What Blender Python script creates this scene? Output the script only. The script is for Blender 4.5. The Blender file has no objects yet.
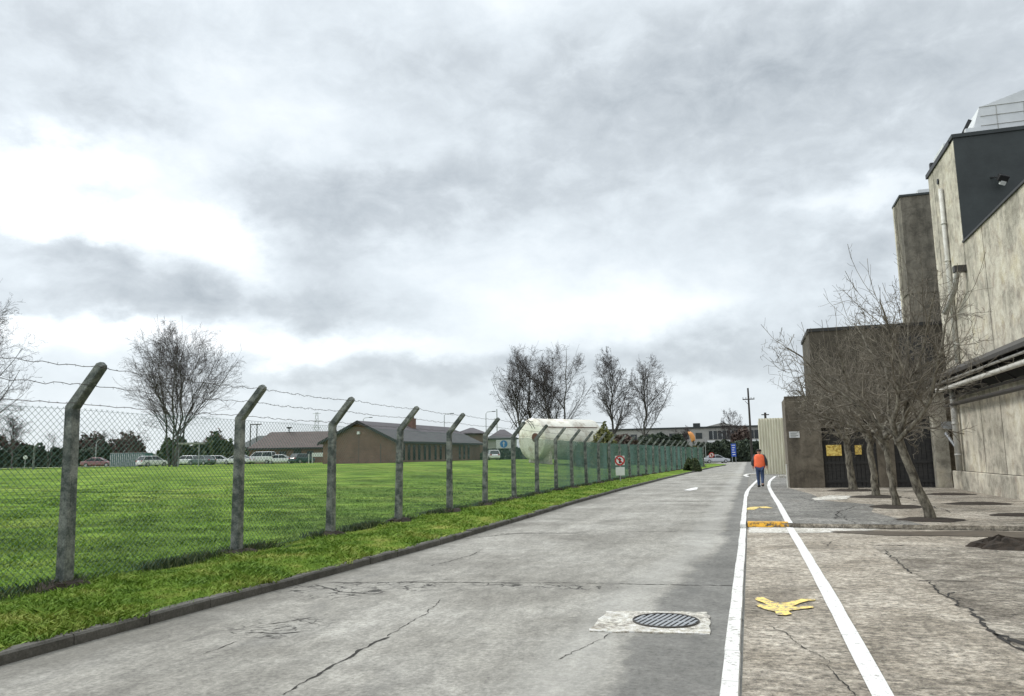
import bpy, math, random
import numpy as np
from mathutils import Vector, Matrix
random.seed(7); RS = np.random.RandomState(11)
SC = bpy.context.scene; COL = SC.collection
R = math.radians

# ------------------------------------------------------------------ camera
FPX, PITCH, ROLL, EYE = 770.0, math.atan(109/770), R(1.0), 1.65
PSI = R(-16.889825)
F_ = np.array([math.sin(PSI)*math.cos(PITCH), math.cos(PSI)*math.cos(PITCH), math.sin(PITCH)])
R0 = np.array([math.cos(PSI), -math.sin(PSI), 0.0]); U0 = np.cross(R0, F_)
RC = R0*math.cos(ROLL)-U0*math.sin(ROLL); UC = R0*math.sin(ROLL)+U0*math.cos(ROLL)
FH = np.array([math.sin(PSI), math.cos(PSI), 0.0]); CC = np.array([0, 0, EYE])
def ray(x, y): return F_*FPX+RC*(x-512)-UC*(y-348)
def G(x, y, z=0.0):
    d = ray(x, y); return CC+d*((z-EYE)/d[2])
def AT(x, y, D):
    d = ray(x, y); return CC+d*(D/d.dot(FH))
def PX(x, y, x0):
    d = ray(x, y); return CC+d*(x0/d[0])
def PY(x, y, y0):
    d = ray(x, y); return CC+d*(y0/d[1])
def smooth(a, b, v):
    t = np.clip((v-a)/(b-a), 0, 1); return t*t*(3-2*t)
KERB = np.array([(-6.15, -12), (-6.12, 0), (-6.08, 5.2), (-6.0, 8), (-5.9, 10), (-5.8, 14), (-5.85, 20), (-5.95, 27), (-5.9, 37), (-5.6, 52), (-5.0, 72), (-4.6, 84), (-4.2, 96), (-3.3, 108), (-3.2, 116), (-4.6, 121), (-9, 125), (-20, 127), (-60, 130), (-120, 134), (-600, 150)])
def kerb_x(y): return np.interp(y, KERB[:16, 1], KERB[:16, 0])
def fence_x(y): return np.interp(y, [-20, 37, 47, 57, 67, 83], [-8.36, -8.36, -8.22, -7.8, -7.3, -6.4])
def zf(x, y):
    x = np.asarray(x, float); y = np.asarray(y, float)
    s = fence_x(y)-x
    z = 0.10+1.15*smooth(15, 95, y)*smooth(2, 22, s)
    k = kerb_x(y)-x
    z = z+0.05*smooth(0, .8, k)*np.exp(-((k-1.2)/1.2)**2)
    z = z+0.04*np.sin(x*.55+1)*np.sin(y*.41)*smooth(1, 4, k)
    return z
def BG(px, D, z=None):
    """ground point of the left-hand land at image column px and forward distance D"""
    h = 457-.0175*(px-512)
    py = h+3
    for _ in range(6):
        p = AT(px, py, D); zt = float(zf(p[0], p[1])) if z is None else z
        py += (p[2]-zt)*777/D
    return np.array([p[0], p[1], zt])
def hgt(px, py, P):
    """height of the point seen at px,py standing at P's distance"""
    return AT(px, py, float(np.dot(P-CC, FH)))[2]

# ------------------------------------------------------------------ nodes
def new_mat(name):
    m = bpy.data.materials.new(name); m.use_nodes = True
    nt = m.node_tree; b = nt.nodes['Principled BSDF']
    return m, nt, b
class NT:
    def __init__(s, nt): s.nt = nt
    def n(s, t, **k):
        o = s.nt.nodes.new(t)
        for a, v in k.items():
            if a.startswith('i_'):
                key = a[2:]; key = int(key) if key.isdigit() else key
                s.set(o.inputs[key], v)
            else: setattr(o, a, v)
        return o
    def set(s, inp, v):
        if isinstance(v, bpy.types.Node): s.nt.links.new(v.outputs[0], inp)
        elif isinstance(v, bpy.types.NodeSocket): s.nt.links.new(v, inp)
        else: inp.default_value = v
    def math(s, op, a, b=0.0, clamp=False):
        o = s.nt.nodes.new('ShaderNodeMath'); o.operation = op; o.use_clamp = clamp
        s.set(o.inputs[0], a); s.set(o.inputs[1], b); return o.outputs[0]
    def vmath(s, op, a, b=(0, 0, 0)):
        o = s.nt.nodes.new('ShaderNodeVectorMath'); o.operation = op
        s.set(o.inputs[0], a); s.set(o.inputs[1], b); return o.outputs[0]
    def coords(s, scale=(1, 1, 1), kind='Object', loc=(0, 0, 0)):
        tc = s.nt.nodes.new('ShaderNodeTexCoord'); mp = s.nt.nodes.new('ShaderNodeMapping')
        s.nt.links.new(tc.outputs[kind], mp.inputs[0]); mp.inputs['Scale'].default_value = scale; mp.inputs['Location'].default_value = loc
        return mp.outputs[0]
    def noise(s, vec, scale, detail=6, rough=.55, dist=0.0):
        o = s.nt.nodes.new('ShaderNodeTexNoise'); s.nt.links.new(vec, o.inputs['Vector'])
        o.inputs['Scale'].default_value = scale; o.inputs['Detail'].default_value = detail; o.inputs['Roughness'].default_value = rough; o.inputs['Distortion'].default_value = dist
        return o.outputs[0]
    def ramp(s, fac, stops):
        o = s.nt.nodes.new('ShaderNodeValToRGB'); s.nt.links.new(fac, o.inputs[0])
        e = o.color_ramp.elements
        while len(e) < len(stops): e.new(.5)
        for el, (p, c) in zip(e, stops):
            el.position = p; el.color = (c if isinstance(c, (tuple, list)) else (c, c, c))[:3]+(1,) if isinstance(c, (tuple, list)) else (c, c, c, 1)
        return o.outputs[0]
    def mix(s, fac, a, b, mode='MIX'):
        o = s.nt.nodes.new('ShaderNodeMix'); o.data_type = 'RGBA'; o.blend_type = mode
        s.set(o.inputs[0], fac)
        for i, v in ((6, a), (7, b)):
            if isinstance(v, (tuple, list)): v = tuple(v)+(1,) if len(v) == 3 else v
            s.set(o.inputs[i], v)
        return o.outputs[2]
    def maprange(s, v, a, b, c=0.0, d=1.0, smooth=True):
        o = s.nt.nodes.new('ShaderNodeMapRange'); o.interpolation_type = 'SMOOTHSTEP' if smooth else 'LINEAR'
        s.set(o.inputs[0], v)
        for i, q in zip((1, 2, 3, 4), (a, b, c, d)): o.inputs[i].default_value = q
        return o.outputs[0]
    def bump(s, h, dist, strength=1.0):
        o = s.nt.nodes.new('ShaderNodeBump'); s.nt.links.new(h, o.inputs['Height'])
        o.inputs['Distance'].default_value = dist; o.inputs['Strength'].default_value = strength
        return o.outputs[0]
def srgb(r, g, b):
    f = lambda c: (c/255/12.92) if c <= 10 else ((c/255+.055)/1.055)**2.4
    return (f(r), f(g), f(b))
def pm(name, c1, c2=None, scale=2.0, rough=.85, bump=.0, stretch=(1, 1, 1), metal=0.0, detail=6, lo=.3, hi=.7, fine=0.0, fscale=40):
    """plain weathered surface: two tones mixed by noise, optional fine grain"""
    m, nt, b = new_mat(name); N = NT(nt)
    c2 = c2 or tuple(x*.7 for x in c1)
    v = N.coords(stretch); f = N.noise(v, scale, detail, .6)
    col = N.ramp(f, [(lo, c2), (hi, c1)])
    if fine:
        g = N.noise(N.coords(), fscale, 3, .7)
        col = N.mix(fine, col, N.ramp(g, [(.3, .25), (.7, .75)]), 'OVERLAY')
    N.set(b.inputs['Base Color'], col); b.inputs['Roughness'].default_value = rough; b.inputs['Metallic'].default_value = metal
    if bump: N.set(b.inputs['Normal'], N.bump(N.noise(v, scale*6, 5, .6), bump))
    return m

# ------------------------------------------------------------------ mesh building
MTX = {}
def reg(o, mat, parent=None):
    MTX[o.name] = mat if parent is None else mat
def thing(name, label, cat, loc=(0, 0, 0), rz=0.0, group=None, kind=None):
    o = bpy.data.objects.new(name, None); COL.objects.link(o); o.empty_display_size = .2
    o.location = tuple(float(c) for c in loc); o.rotation_euler = (0, 0, rz)
    o['label'] = label; o['category'] = cat
    if group: o['group'] = group
    if kind: o['kind'] = kind
    MTX[o.name] = Matrix.Translation(o.location) @ Matrix.Rotation(rz, 4, 'Z')
    return o
def tag(o, label=None, cat=None, group=None, kind=None):
    if label: o['label'] = label
    if cat: o['category'] = cat
    if group: o['group'] = group
    if kind: o['kind'] = kind
    return o
def root_mtx(o):
    return MTX.get(o.name, Matrix.Identity(4)) if o is not None else Matrix.Identity(4)
def link(name, me, mats, parent=None, smooth=False):
    if not isinstance(mats, (list, tuple)): mats = [mats]
    for m in mats: me.materials.append(m)
    o = bpy.data.objects.new(name, me); COL.objects.link(o)
    if parent is not None: o.parent = parent; MTX[o.name] = root_mtx(parent)
    else: MTX[o.name] = Matrix.Identity(4)
    if smooth: me.polygons.foreach_set('use_smooth', np.ones(len(me.polygons), bool))
    return o
def arr_mesh(name, V, F, mats, parent=None, world=True, smooth=False, mi=None):
    """V (n,3), F (m,k) all faces with k corners"""
    V = np.asarray(V, float)
    if world and parent is not None:
        M = np.array(root_mtx(parent).inverted()); V = V@M[:3, :3].T+M[:3, 3]
    me = bpy.data.meshes.new(name); F = np.asarray(F, np.int32); k = F.shape[1]
    me.vertices.add(len(V)); me.vertices.foreach_set('co', V.astype(np.float32).ravel())
    me.loops.add(F.size); me.loops.foreach_set('vertex_index', F.ravel())
    me.polygons.add(len(F)); me.polygons.foreach_set('loop_start', np.arange(0, F.size, k, dtype=np.int32)); me.polygons.foreach_set('loop_total', np.full(len(F), k, np.int32))
    if mi is not None: me.polygons.foreach_set('material_index', np.asarray(mi, np.int32))
    me.update(calc_edges=True)
    return link(name, me, mats, parent, smooth)
class MB:
    def __init__(s): s.v = []; s.f = []; s.m = []
    def add(s, V, F, mi=0):
        o = len(s.v); s.v += [tuple(float(c) for c in p) for p in V]
        s.f += [tuple(i+o for i in q) for q in F]; s.m += [mi]*len(F); return s
    def box(s, a, b, mi=0, rot=None, piv=None):
        x0, y0, z0 = a; x1, y1, z1 = b
        V = [Vector(p) for p in ((x0, y0, z0), (x1, y0, z0), (x1, y1, z0), (x0, y1, z0), (x0, y0, z1), (x1, y0, z1), (x1, y1, z1), (x0, y1, z1))]
        if rot is not None:
            pv = Vector(piv) if piv is not None else Vector(((x0+x1)/2, (y0+y1)/2, (z0+z1)/2))
            V = [rot@(p-pv)+pv for p in V]
        return s.add(V, [(3, 2, 1, 0), (4, 5, 6, 7), (0, 1, 5, 4), (1, 2, 6, 5), (2, 3, 7, 6), (3, 0, 4, 7)], mi)
    def obox(s, P, ux, uy, a, b, mi=0):
        """box in a rotated ground frame: origin P, axes ux, uy"""
        P = Vector(P); ux = Vector(ux); uy = Vector(uy); uz = Vector((0, 0, 1))
        V = []
        for z in (a[2], b[2]):
            for x, y in ((a[0], a[1]), (b[0], a[1]), (b[0], b[1]), (a[0], b[1])): V.append(P+ux*x+uy*y+uz*z)
        return s.add(V, [(3, 2, 1, 0), (4, 5, 6, 7), (0, 1, 5, 4), (1, 2, 6, 5), (2, 3, 7, 6), (3, 0, 4, 7)], mi)
    def tube(s, pts, rad, n=8, mi=0, caps=True):
        pts = [Vector(p) for p in pts]
        if not hasattr(rad, '__len__'): rad = [rad]*len(pts)
        V = []; F = []; prev = None
        for i, p in enumerate(pts):
            t = (pts[min(i+1, len(pts)-1)]-pts[max(i-1, 0)]).normalized()
            a = prev if prev is not None else Vector((0, 0, 1) if abs(t.z) < .9 else (1, 0, 0))
            u = (a-t*a.dot(t)).normalized(); w = t.cross(u); prev = u
            for k in range(n):
                q = 2*math.pi*k/n; V.append(p+(u*math.cos(q)+w*math.sin(q))*rad[i])
        for i in range(len(pts)-1):
            for k in range(n):
                a, b = i*n+k, i*n+(k+1) % n; F.append((a, b, b+n, a+n))
        if caps: F.append(tuple(range(n-1, -1, -1))); F.append(tuple((len(pts)-1)*n+k for k in range(n)))
        return s.add(V, F, mi)
    def cyl(s, a, b, r, n=12, mi=0): return s.tube([a, b], r, n, mi)
    def prism(s, poly, z0, z1, mi=0):
        n = len(poly)
        V = [(p[0], p[1], z0) for p in poly]+[(p[0], p[1], z1) for p in poly]
        ar = sum(poly[i][0]*poly[(i+1) % n][1]-poly[(i+1) % n][0]*poly[i][1] for i in range(n))
        F = [tuple(range(n))[::-1], tuple(range(n, 2*n))]+[(i, (i+1) % n, n+(i+1) % n, n+i) for i in range(n)]
        if ar < 0: F = [q[::-1] for q in F]
        return s.add(V, F, mi)
    def plate(s, O, u, w, poly, th, mi=0):
        """flat outline in the plane (u,w) at O, thickened by th along u x w"""
        O = Vector(O); u = Vector(u); w = Vector(w); n = u.cross(w).normalized(); k = len(poly)
        V = [O+u*a+w*b for a, b in poly]+[O+u*a+w*b+n*th for a, b in poly]
        return s.add(V, [tuple(range(k))[::-1], tuple(range(k, 2*k))]+[(i, (i+1) % k, k+(i+1) % k, k+i) for i in range(k)], mi)
    def build(s, name, mats, parent=None, world=True, smooth=False):
        V = s.v
        if world and parent is not None:
            M = root_mtx(parent).inverted(); V = [tuple(M@Vector(p)) for p in V]
        me = bpy.data.meshes.new(name); me.from_pydata(V, [], s.f)
        me.polygons.foreach_set('material_index', np.array(s.m, np.int32)); me.update()
        return link(name, me, mats, parent, smooth)
def bevel(o, w=.01, seg=1):
    m = o.modifiers.new('b', 'BEVEL'); m.width = w; m.segments = seg; m.limit_method = 'ANGLE'; return o
def tubes(P, Rr, sides):
    """batch of tubes P (B,n,3) Rr (B,n) -> V, F"""
    B, n = P.shape[:2]
    T = np.gradient(P, axis=1); T /= np.linalg.norm(T, axis=2, keepdims=True)+1e-9
    m = T.mean(1); ref = np.zeros_like(m); ref[np.arange(B), np.argmin(np.abs(m), axis=1)] = 1
    N1 = np.cross(T, ref[:, None, :]); N1 /= np.linalg.norm(N1, axis=2, keepdims=True)+1e-9
    N2 = np.cross(T, N1)
    a = 2*np.pi*np.arange(sides)/sides
    V = P[:, :, None, :]+(N1[:, :, None, :]*np.cos(a)[:, None]+N2[:, :, None, :]*np.sin(a)[:, None])*Rr[:, :, None, None]
    i = np.arange(n-1)[:, None]*sides; k = np.arange(sides)[None, :]; k2 = (k+1) % sides
    q = np.stack([i+k, i+k2, i+sides+k2, i+sides+k], -1).reshape(-1, 4)
    Fa = (q[None]+(np.arange(B)*n*sides)[:, None, None]).reshape(-1, 4)
    return V.reshape(-1, 3), Fa
def join(parts):
    V = []; F = []; o = 0
    for v, f in parts: V.append(v); F.append(f+o); o += len(v)
    return np.concatenate(V), np.concatenate(F)
def grow(P, Rr, per, t0, t1, a0, a1, ratio, n, wander, up, rr, rng, taper=.35, fall=.5, rmin=.003, gate=0.0):
    """children of the branches P: per of them each"""
    B, m = P.shape[:2]
    Lp = np.linalg.norm(np.diff(P, axis=1), axis=2).sum(1)
    idx = np.repeat(np.arange(B), per)
    t = (np.tile(np.arange(per), B)+rng.rand(B*per))/per; t = t0+(t1-t0)*t
    if gate:
        keep = rng.rand(B*per) > gate; idx = idx[keep]; t = t[keep]
    f = t*(m-1); i = np.minimum(f.astype(int), m-2); fr = (f-i)[:, None]
    base = P[idx, i]*(1-fr)+P[idx, i+1]*fr
    T = P[idx, i+1]-P[idx, i]; T /= np.linalg.norm(T, axis=1, keepdims=True)+1e-9
    r0 = (Rr[idx, i]*(1-fr[:, 0])+Rr[idx, i+1]*fr[:, 0])*rr
    rv = rng.randn(len(idx), 3); N1 = np.cross(T, rv); N1 /= np.linalg.norm(N1, axis=1, keepdims=True)+1e-9
    ang = np.radians(a0+(a1-a0)*rng.rand(len(idx)))[:, None]
    d = T*np.cos(ang)+N1*np.sin(ang)
    L = Lp[idx]*ratio*(1-fall*t)*(.7+.6*rng.rand(len(idx)))
    out = np.zeros((len(idx), n, 3)); out[:, 0] = base
    for k in range(1, n):
        d = d+rng.randn(len(idx), 3)*wander+np.array([0, 0, up]); d /= np.linalg.norm(d, axis=1, keepdims=True)
        out[:, k] = out[:, k-1]+d*(L/(n-1))[:, None]
    rad = np.maximum(r0[:, None]*np.linspace(1, taper, n)[None], rmin)
    return out, rad

# ------------------------------------------------------------------ materials
def conc_wall(name, c1, c2, streak=.35, scale=.6):
    m, nt, b = new_mat(name); N = NT(nt)
    v = N.coords(); big = N.noise(v, scale, 5, .6)
    st = N.noise(N.coords((1.2, 1.2, .12)), 1.1, 6, .65, .3)
    fine = N.noise(v, 22, 4, .7)
    col = N.ramp(big, [(.3, c2), (.68, c1)])
    col = N.mix(streak, col, N.ramp(st, [(.36, .16), (.52, .5), (.68, .64)]), 'OVERLAY')
    blot = N.noise(v, 2.3, 6, .7, .5)
    col = N.mix(.7, col, N.ramp(blot, [(.36, .2), (.55, .5), (.8, .66)]), 'OVERLAY')
    col = N.mix(.3, col, N.ramp(fine, [(.3, .3), (.7, .7)]), 'OVERLAY')
    N.set(b.inputs['Base Color'], col); b.inputs['Roughness'].default_value = .9
    N.set(b.inputs['Normal'], N.bump(N.noise(v, 9, 8, .7), .02))
    return m
M = {}
M['wall'] = conc_wall('weathered_concrete', srgb(214, 208, 192), srgb(164, 157, 142))
M['wall_dark'] = conc_wall('dark_render', srgb(128, 119, 105), srgb(90, 82, 71), .4, .5)
M['wall_brown'] = conc_wall('brown_blockwork', srgb(98, 91, 80), srgb(70, 64, 56), .5, .8)
M['tower'] = conc_wall('tower_concrete', srgb(140, 134, 122), srgb(104, 98, 88), .5, .5)
M['joint'] = pm('joint_shadow_gap', (.05, .05, .045), (.03, .03, .028))
M['slate'] = pm('dark_slate_cladding', srgb(52, 58, 58), srgb(38, 43, 43), 1.5, .55, .004)
M['black'] = pm('black_paint', (.02, .02, .022), (.012, .012, .012), 3, .5)
M['dark'] = pm('dark_timber', (.045, .042, .04), (.02, .02, .02), 4, .7, stretch=(1, 1, 6))
M['whiteclad'] = pm('white_cladding', (.72, .73, .74), (.6, .61, .62), 1.2, .5)
M['greypipe'] = pm('grey_painted_pipe', (.5, .49, .46), (.3, .29, .26), 3, .6, stretch=(2, 2, 1))
M['whitepipe'] = pm('off_white_pipe', (.66, .65, .6), (.45, .43, .38), 4, .6)
M['darkpipe'] = pm('dark_rusty_pipe', (.06, .055, .05), (.035, .03, .025), 5, .6)
M['galv'] = pm('galvanised_steel', (.42, .43, .44), (.3, .31, .32), 6, .45, metal=.6)
M['postc'] = pm('fence_post_concrete', srgb(134, 136, 130), srgb(74, 80, 77), 6, .9, .008, fine=.8, fscale=45, lo=.4, hi=.62)
M['wire'] = pm('green_coated_wire', (.032, .12, .088), (.024, .085, .064), 3, .5)
M['barb'] = pm('rusty_barbed_wire', (.11, .10, .095), (.06, .05, .045), 5, .6, metal=.3)
M['soil'] = pm('damp_soil', (.05, .036, .025), (.02, .015, .011), 9, .95, .02, fine=.6, fscale=50)
M['bark'] = pm('apple_bark', srgb(132, 126, 112), srgb(62, 56, 48), 9, .9, .012, stretch=(1, 1, .5), fine=.5, lo=.38, hi=.62)
M['twig'] = pm('twig_bark', srgb(140, 132, 118), srgb(56, 50, 42), 3, .9)
M['birch'] = pm('birch_bark', (.12, .11, .1), (.045, .04, .037), 1.5, .9)
M['birchtwig'] = pm('birch_twigs', (.075, .058, .055), (.035, .027, .025), .8, .9)
M['metalsign'] = pm('sign_white', (.75, .75, .74), (.65, .65, .64), 5, .5)
M['red'] = pm('sign_red', (.55, .02, .02), (.42, .02, .02), 5, .5)
M['blue'] = pm('sign_blue', (.02, .09, .45), (.02, .07, .38), 5, .5)
M['blue2'] = pm('sign_light_blue', (.02, .22, .55), (.02, .18, .5), 5, .5)
M['yellow'] = pm('yellow_warning_panel', srgb(250, 224, 130), srgb(190, 150, 60), 12, .6, lo=.4, hi=.6)
M['orange'] = pm('orange_sheet', (.8, .36, .12), (.7, .26, .07), 4, .6)
M['glass'] = pm('dark_glass', (.02, .025, .03), (.015, .02, .02), 3, .12)
M['rubber'] = pm('tyre_rubber', (.02, .02, .02), (.015, .015, .015), 3, .8)
M['alloy'] = pm('wheel_metal', (.45, .45, .46), (.35, .35, .36), 3, .35, metal=.7)
M['lamp_red'] = pm('tail_lamp', (.4, .02, .02), (.3, .01, .01), 3, .3)
M['lamp_w'] = pm('head_lamp', (.7, .7, .7), (.6, .6, .6), 3, .2)
def brick(name, c1, c2, mort, sx=1.0):
    m, nt, b = new_mat(name); N = NT(nt)
    tc = nt.nodes.new('ShaderNodeTexCoord'); sep = nt.nodes.new('ShaderNodeSeparateXYZ'); nt.links.new(tc.outputs['Object'], sep.inputs[0])
    cm = nt.nodes.new('ShaderNodeCombineXYZ'); N.set(cm.inputs[0], N.math('ADD', sep.outputs[0], sep.outputs[1])); N.set(cm.inputs[1], sep.outputs[2])
    br = nt.nodes.new('ShaderNodeTexBrick'); nt.links.new(cm.outputs[0], br.inputs['Vector'])
    br.inputs['Color1'].default_value = c1+(1,); br.inputs['Color2'].default_value = c2+(1,); br.inputs['Mortar'].default_value = mort+(1,)
    br.inputs['Scale'].default_value = 1; br.inputs['Brick Width'].default_value = .225; br.inputs['Row Height'].default_value = .075; br.inputs['Mortar Size'].default_value = .008
    n = N.noise(N.coords(), .8, 6, .7)
    N.set(b.inputs['Base Color'], N.mix(.6, br.outputs[0], N.ramp(n, [(.3, .25), (.7, .65)]), 'OVERLAY')); b.inputs['Roughness'].default_value = .9
    return m
M['brick'] = brick('red_brown_brick', (.21, .105, .075), (.14, .075, .058), (.19, .15, .125))
M['rooftile'] = pm('brown_roof_tiles', (.135, .10, .092), (.08, .06, .057), 1.2, .85, .02, stretch=(.4, .4, 8), fine=.3, fscale=6)
M['rooftile2'] = pm('grey_roof_tiles', (.10, .09, .095), (.065, .06, .066), 1.2, .8, .02, stretch=(.4, .4, 8), fine=.3, fscale=6)
M['render_w'] = pm('pale_render', (.36, .35, .32), (.27, .26, .245), .5, .85)
def leafmat(name, c1, c2, c3=None):
    m, nt, b = new_mat(name); N = NT(nt)
    g = nt.nodes.new('ShaderNodeNewGeometry')
    col = N.ramp(g.outputs['Random Per Island'], [(0, c1), (.6, c2), (1, c3 or c2)])
    n = N.noise(N.coords(), .6, 4, .6)
    col = N.mix(.5, col, N.ramp(n, [(.3, .3), (.7, .7)]), 'OVERLAY')
    N.set(b.inputs['Base Color'], col); b.inputs['Roughness'].default_value = .75
    return m
M['hedge'] = leafmat('dark_evergreen_leaves', (.022, .036, .024), (.042, .06, .036), (.07, .09, .045))  # leaf tones greyed a little to put distance haze into the colour
M['hedge2'] = leafmat('mid_green_leaves', (.02, .04, .015), (.06, .09, .03), (.12, .13, .05))
M['brownbush'] = leafmat('brown_winter_twigs', (.05, .03, .024), (.10, .065, .05), (.13, .095, .07))
M['yellowbush'] = leafmat('yellow_green_leaves', (.07, .08, .02), (.15, .15, .045), (.2, .19, .07))

# ---- grass
def grass_color(N):
    v = N.coords()
    a = N.noise(v, .22, 5, .6, .4); c = N.noise(v, 1.7, 5, .65); d = N.noise(N.coords((.35, 1, 1)), .8, 5, .6)
    col = N.ramp(a, [(.36, (.105, .18, .022)), (.5, (.155, .25, .034)), (.64, (.225, .30, .055))])
    col = N.mix(.6, col, N.ramp(c, [(.36, .32), (.64, .66)]), 'OVERLAY')
    col = N.mix(.6, col, N.ramp(d, [(.38, .22), (.62, .74)]), 'OVERLAY')
    # mossy yellow band of the verge in front of the fence
    sep = N.nt.nodes.new('ShaderNodeSeparateXYZ'); N.nt.links.new(v, sep.inputs[0])
    vb = N.maprange(sep.outputs[0], -8.7, -8.0)
    moss = N.ramp(N.noise(v, 1.3, 6, .7), [(.37, (.075, .15, .015)), (.5, (.155, .25, .028)), (.66, (.33, .35, .085))])
    ys = N.maprange(sep.outputs[1], 60, 40)
    return N.mix(N.math('MULTIPLY', N.math('MULTIPLY', vb, .85), ys), col, moss)
def grass_ground():
    m, nt, b = new_mat('grass_turf'); N = NT(nt)
    col = grass_color(N); v = N.coords()
    far = N.noise(v, 14, 6, .75)
    col = N.mix(.55, col, N.ramp(far, [(.3, .2), (.7, .72)]), 'OVERLAY')
    N.set(b.inputs['Base Color'], col); b.inputs['Roughness'].default_value = 1; b.inputs['Specular IOR Level'].default_value = .1
    N.set(b.inputs['Normal'], N.bump(N.noise(v, 18, 6, .8), .06))
    return m
def grass_blade():
    m, nt, b = new_mat('grass_blades'); N = NT(nt)
    col = grass_color(N); g = nt.nodes.new('ShaderNodeNewGeometry')
    col = N.mix(.6, col, N.ramp(g.outputs['Random Per Island'], [(0, .40), (.6, .54), (.93, .64), (1, .8)]), 'OVERLAY')
    N.set(b.inputs['Base Color'], col); b.inputs['Roughness'].default_value = .7
    b.inputs['Specular IOR Level'].default_value = .25
    return m
M['turf'] = grass_ground(); M['blade'] = grass_blade()

# ---- road and yard
def blob_mask(N, v, pts):
    """sum of soft discs at world points (x, y, rx, ry)"""
    out = None
    for x, y, rx, ry in pts:
        mp = N.nt.nodes.new('ShaderNodeMapping'); mp.vector_type = 'TEXTURE'; N.nt.links.new(v, mp.inputs[0])
        mp.inputs['Location'].default_value = (x, y, 0); mp.inputs['Scale'].default_value = (rx, ry, 1e5)
        l = N.nt.nodes.new('ShaderNodeVectorMath'); l.operation = 'LENGTH'; N.nt.links.new(mp.outputs[0], l.inputs[0])
        q = N.maprange(l.outputs['Value'], 1.2, .5)
        out = q if out is None else N.math('MAXIMUM', out, q)
    return out
def road_mat():
    m, nt, b = new_mat('worn_road_concrete'); N = NT(nt)
    v = N.coords(); sep = nt.nodes.new('ShaderNodeSeparateXYZ'); nt.links.new(v, sep.inputs[0])
    X, Y = sep.outputs[0], sep.outputs[1]
    base = N.ramp(N.noise(v, .45, 7, .62, .4), [(.34, (.195, .184, .160)), (.5, (.272, .259, .229)), (.66, (.345, .331, .297))])
    base = N.mix(.55, base, N.ramp(N.noise(N.coords((1.5, .16, 1)), 1.4, 6, .6), [(.3, .36), (.7, .62)]), 'OVERLAY')
    base = N.mix(.45, base, N.ramp(N.noise(v, 3.2, 6, .7, .6), [(.3, .34), (.72, .64)]), 'OVERLAY')
    base = N.mix(.6, base, N.ramp(N.noise(v, 22, 6, .8), [(.36, .22), (.5, .5), (.64, .76)]), 'OVERLAY')
    base = N.mix(.5, base, N.ramp(N.noise(N.coords((1, .45, 1)), 7, 6, .75, .5), [(.36, .3), (.62, .68)]), 'OVERLAY')
    # dark tarmac repair strip along the white kerb
    wob = N.math('ADD', N.math('MULTIPLY', N.math('SUBTRACT', N.noise(v, .55, 5, .6), .5), .7), N.math('MULTIPLY', N.math('SUBTRACT', N.noise(v, 5, 6, .75), .5), .35))
    e = N.math('ADD', X, wob)
    near = N.maprange(Y, 9, 14, 0.0, .45)
    e = N.math('SUBTRACT', e, near)
    dk = N.maprange(e, -1.2, -.98)
    dn = N.ramp(N.noise(v, 1.6, 6, .7), [(.3, (.085, .085, .082)), (.7, (.17, .167, .158))])
    dn = N.mix(.9, dn, N.ramp(N.noise(v, 14, 6, .85), [(.35, .2), (.65, .8)]), 'OVERLAY')
    col = N.mix(N.math('MULTIPLY', dk, .68), base, dn)
    # pale worn band beside it
    pb = N.math('MULTIPLY', N.maprange(e, -2.0, -1.5), N.maprange(e, -1.0, -1.35))
    col = N.mix(N.math('MULTIPLY', pb, .35), col, (.42, .41, .38))
    # darker gutter band along the kerb
    gut = N.maprange(N.math('ADD', X, N.math('MULTIPLY', wob, .5)), -5.35, -5.85)
    col = N.mix(N.math('MULTIPLY', gut, .5), col, (.10, .095, .08))
    # oil and tyre stains
    stn = N.maprange(N.noise(N.coords((1, .35, 1)), .9, 5, .65, .8), .56, .72)
    col = N.mix(N.math('MULTIPLY', stn, .35), col, (.13, .128, .12))
    # crazed patches
    pts = []
    for px, py, rx, ry in ((280, 627, .55, .5), (262, 632, .5, .35), (350, 590, .75, .75), (300, 588, .35, .4), (400, 586, .9, .4), (545, 586, 1.3, .22)):
        g = G(px, py); pts.append((g[0], g[1], rx, ry))
    msk = blob_mask(N, v, pts)
    vo = nt.nodes.new('ShaderNodeTexVoronoi'); vo.feature = 'DISTANCE_TO_EDGE'; vo.inputs['Scale'].default_value = 4.6
    nz = nt.nodes.new('ShaderNodeTexNoise'); nt.links.new(v, nz.inputs['Vector']); nz.inputs['Scale'].default_value = 5; nz.inputs['Detail'].default_value = 4
    vv = N.vmath('ADD', v, N.vmath('MULTIPLY', nz.outputs['Color'], (.35, .35, 0))); nt.links.new(vv, vo.inputs['Vector'])
    cr = N.maprange(vo.outputs[0], .08, .02)
    cr = N.math('MULTIPLY', N.math('MULTIPLY', cr, msk), N.maprange(N.noise(v, 3, 4, .6), .42, .56))
    col = N.mix(N.math('MULTIPLY', cr, .9), col, (.03, .028, .025))
    N.set(b.inputs['Base Color'], col); b.inputs['Roughness'].default_value = .88; b.inputs['Specular IOR Level'].default_value = .3
    h = N.math('SUBTRACT', N.noise(v, 40, 6, .8), cr)
    N.set(b.inputs['Normal'], N.bump(h, .008))
    return m
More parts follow.
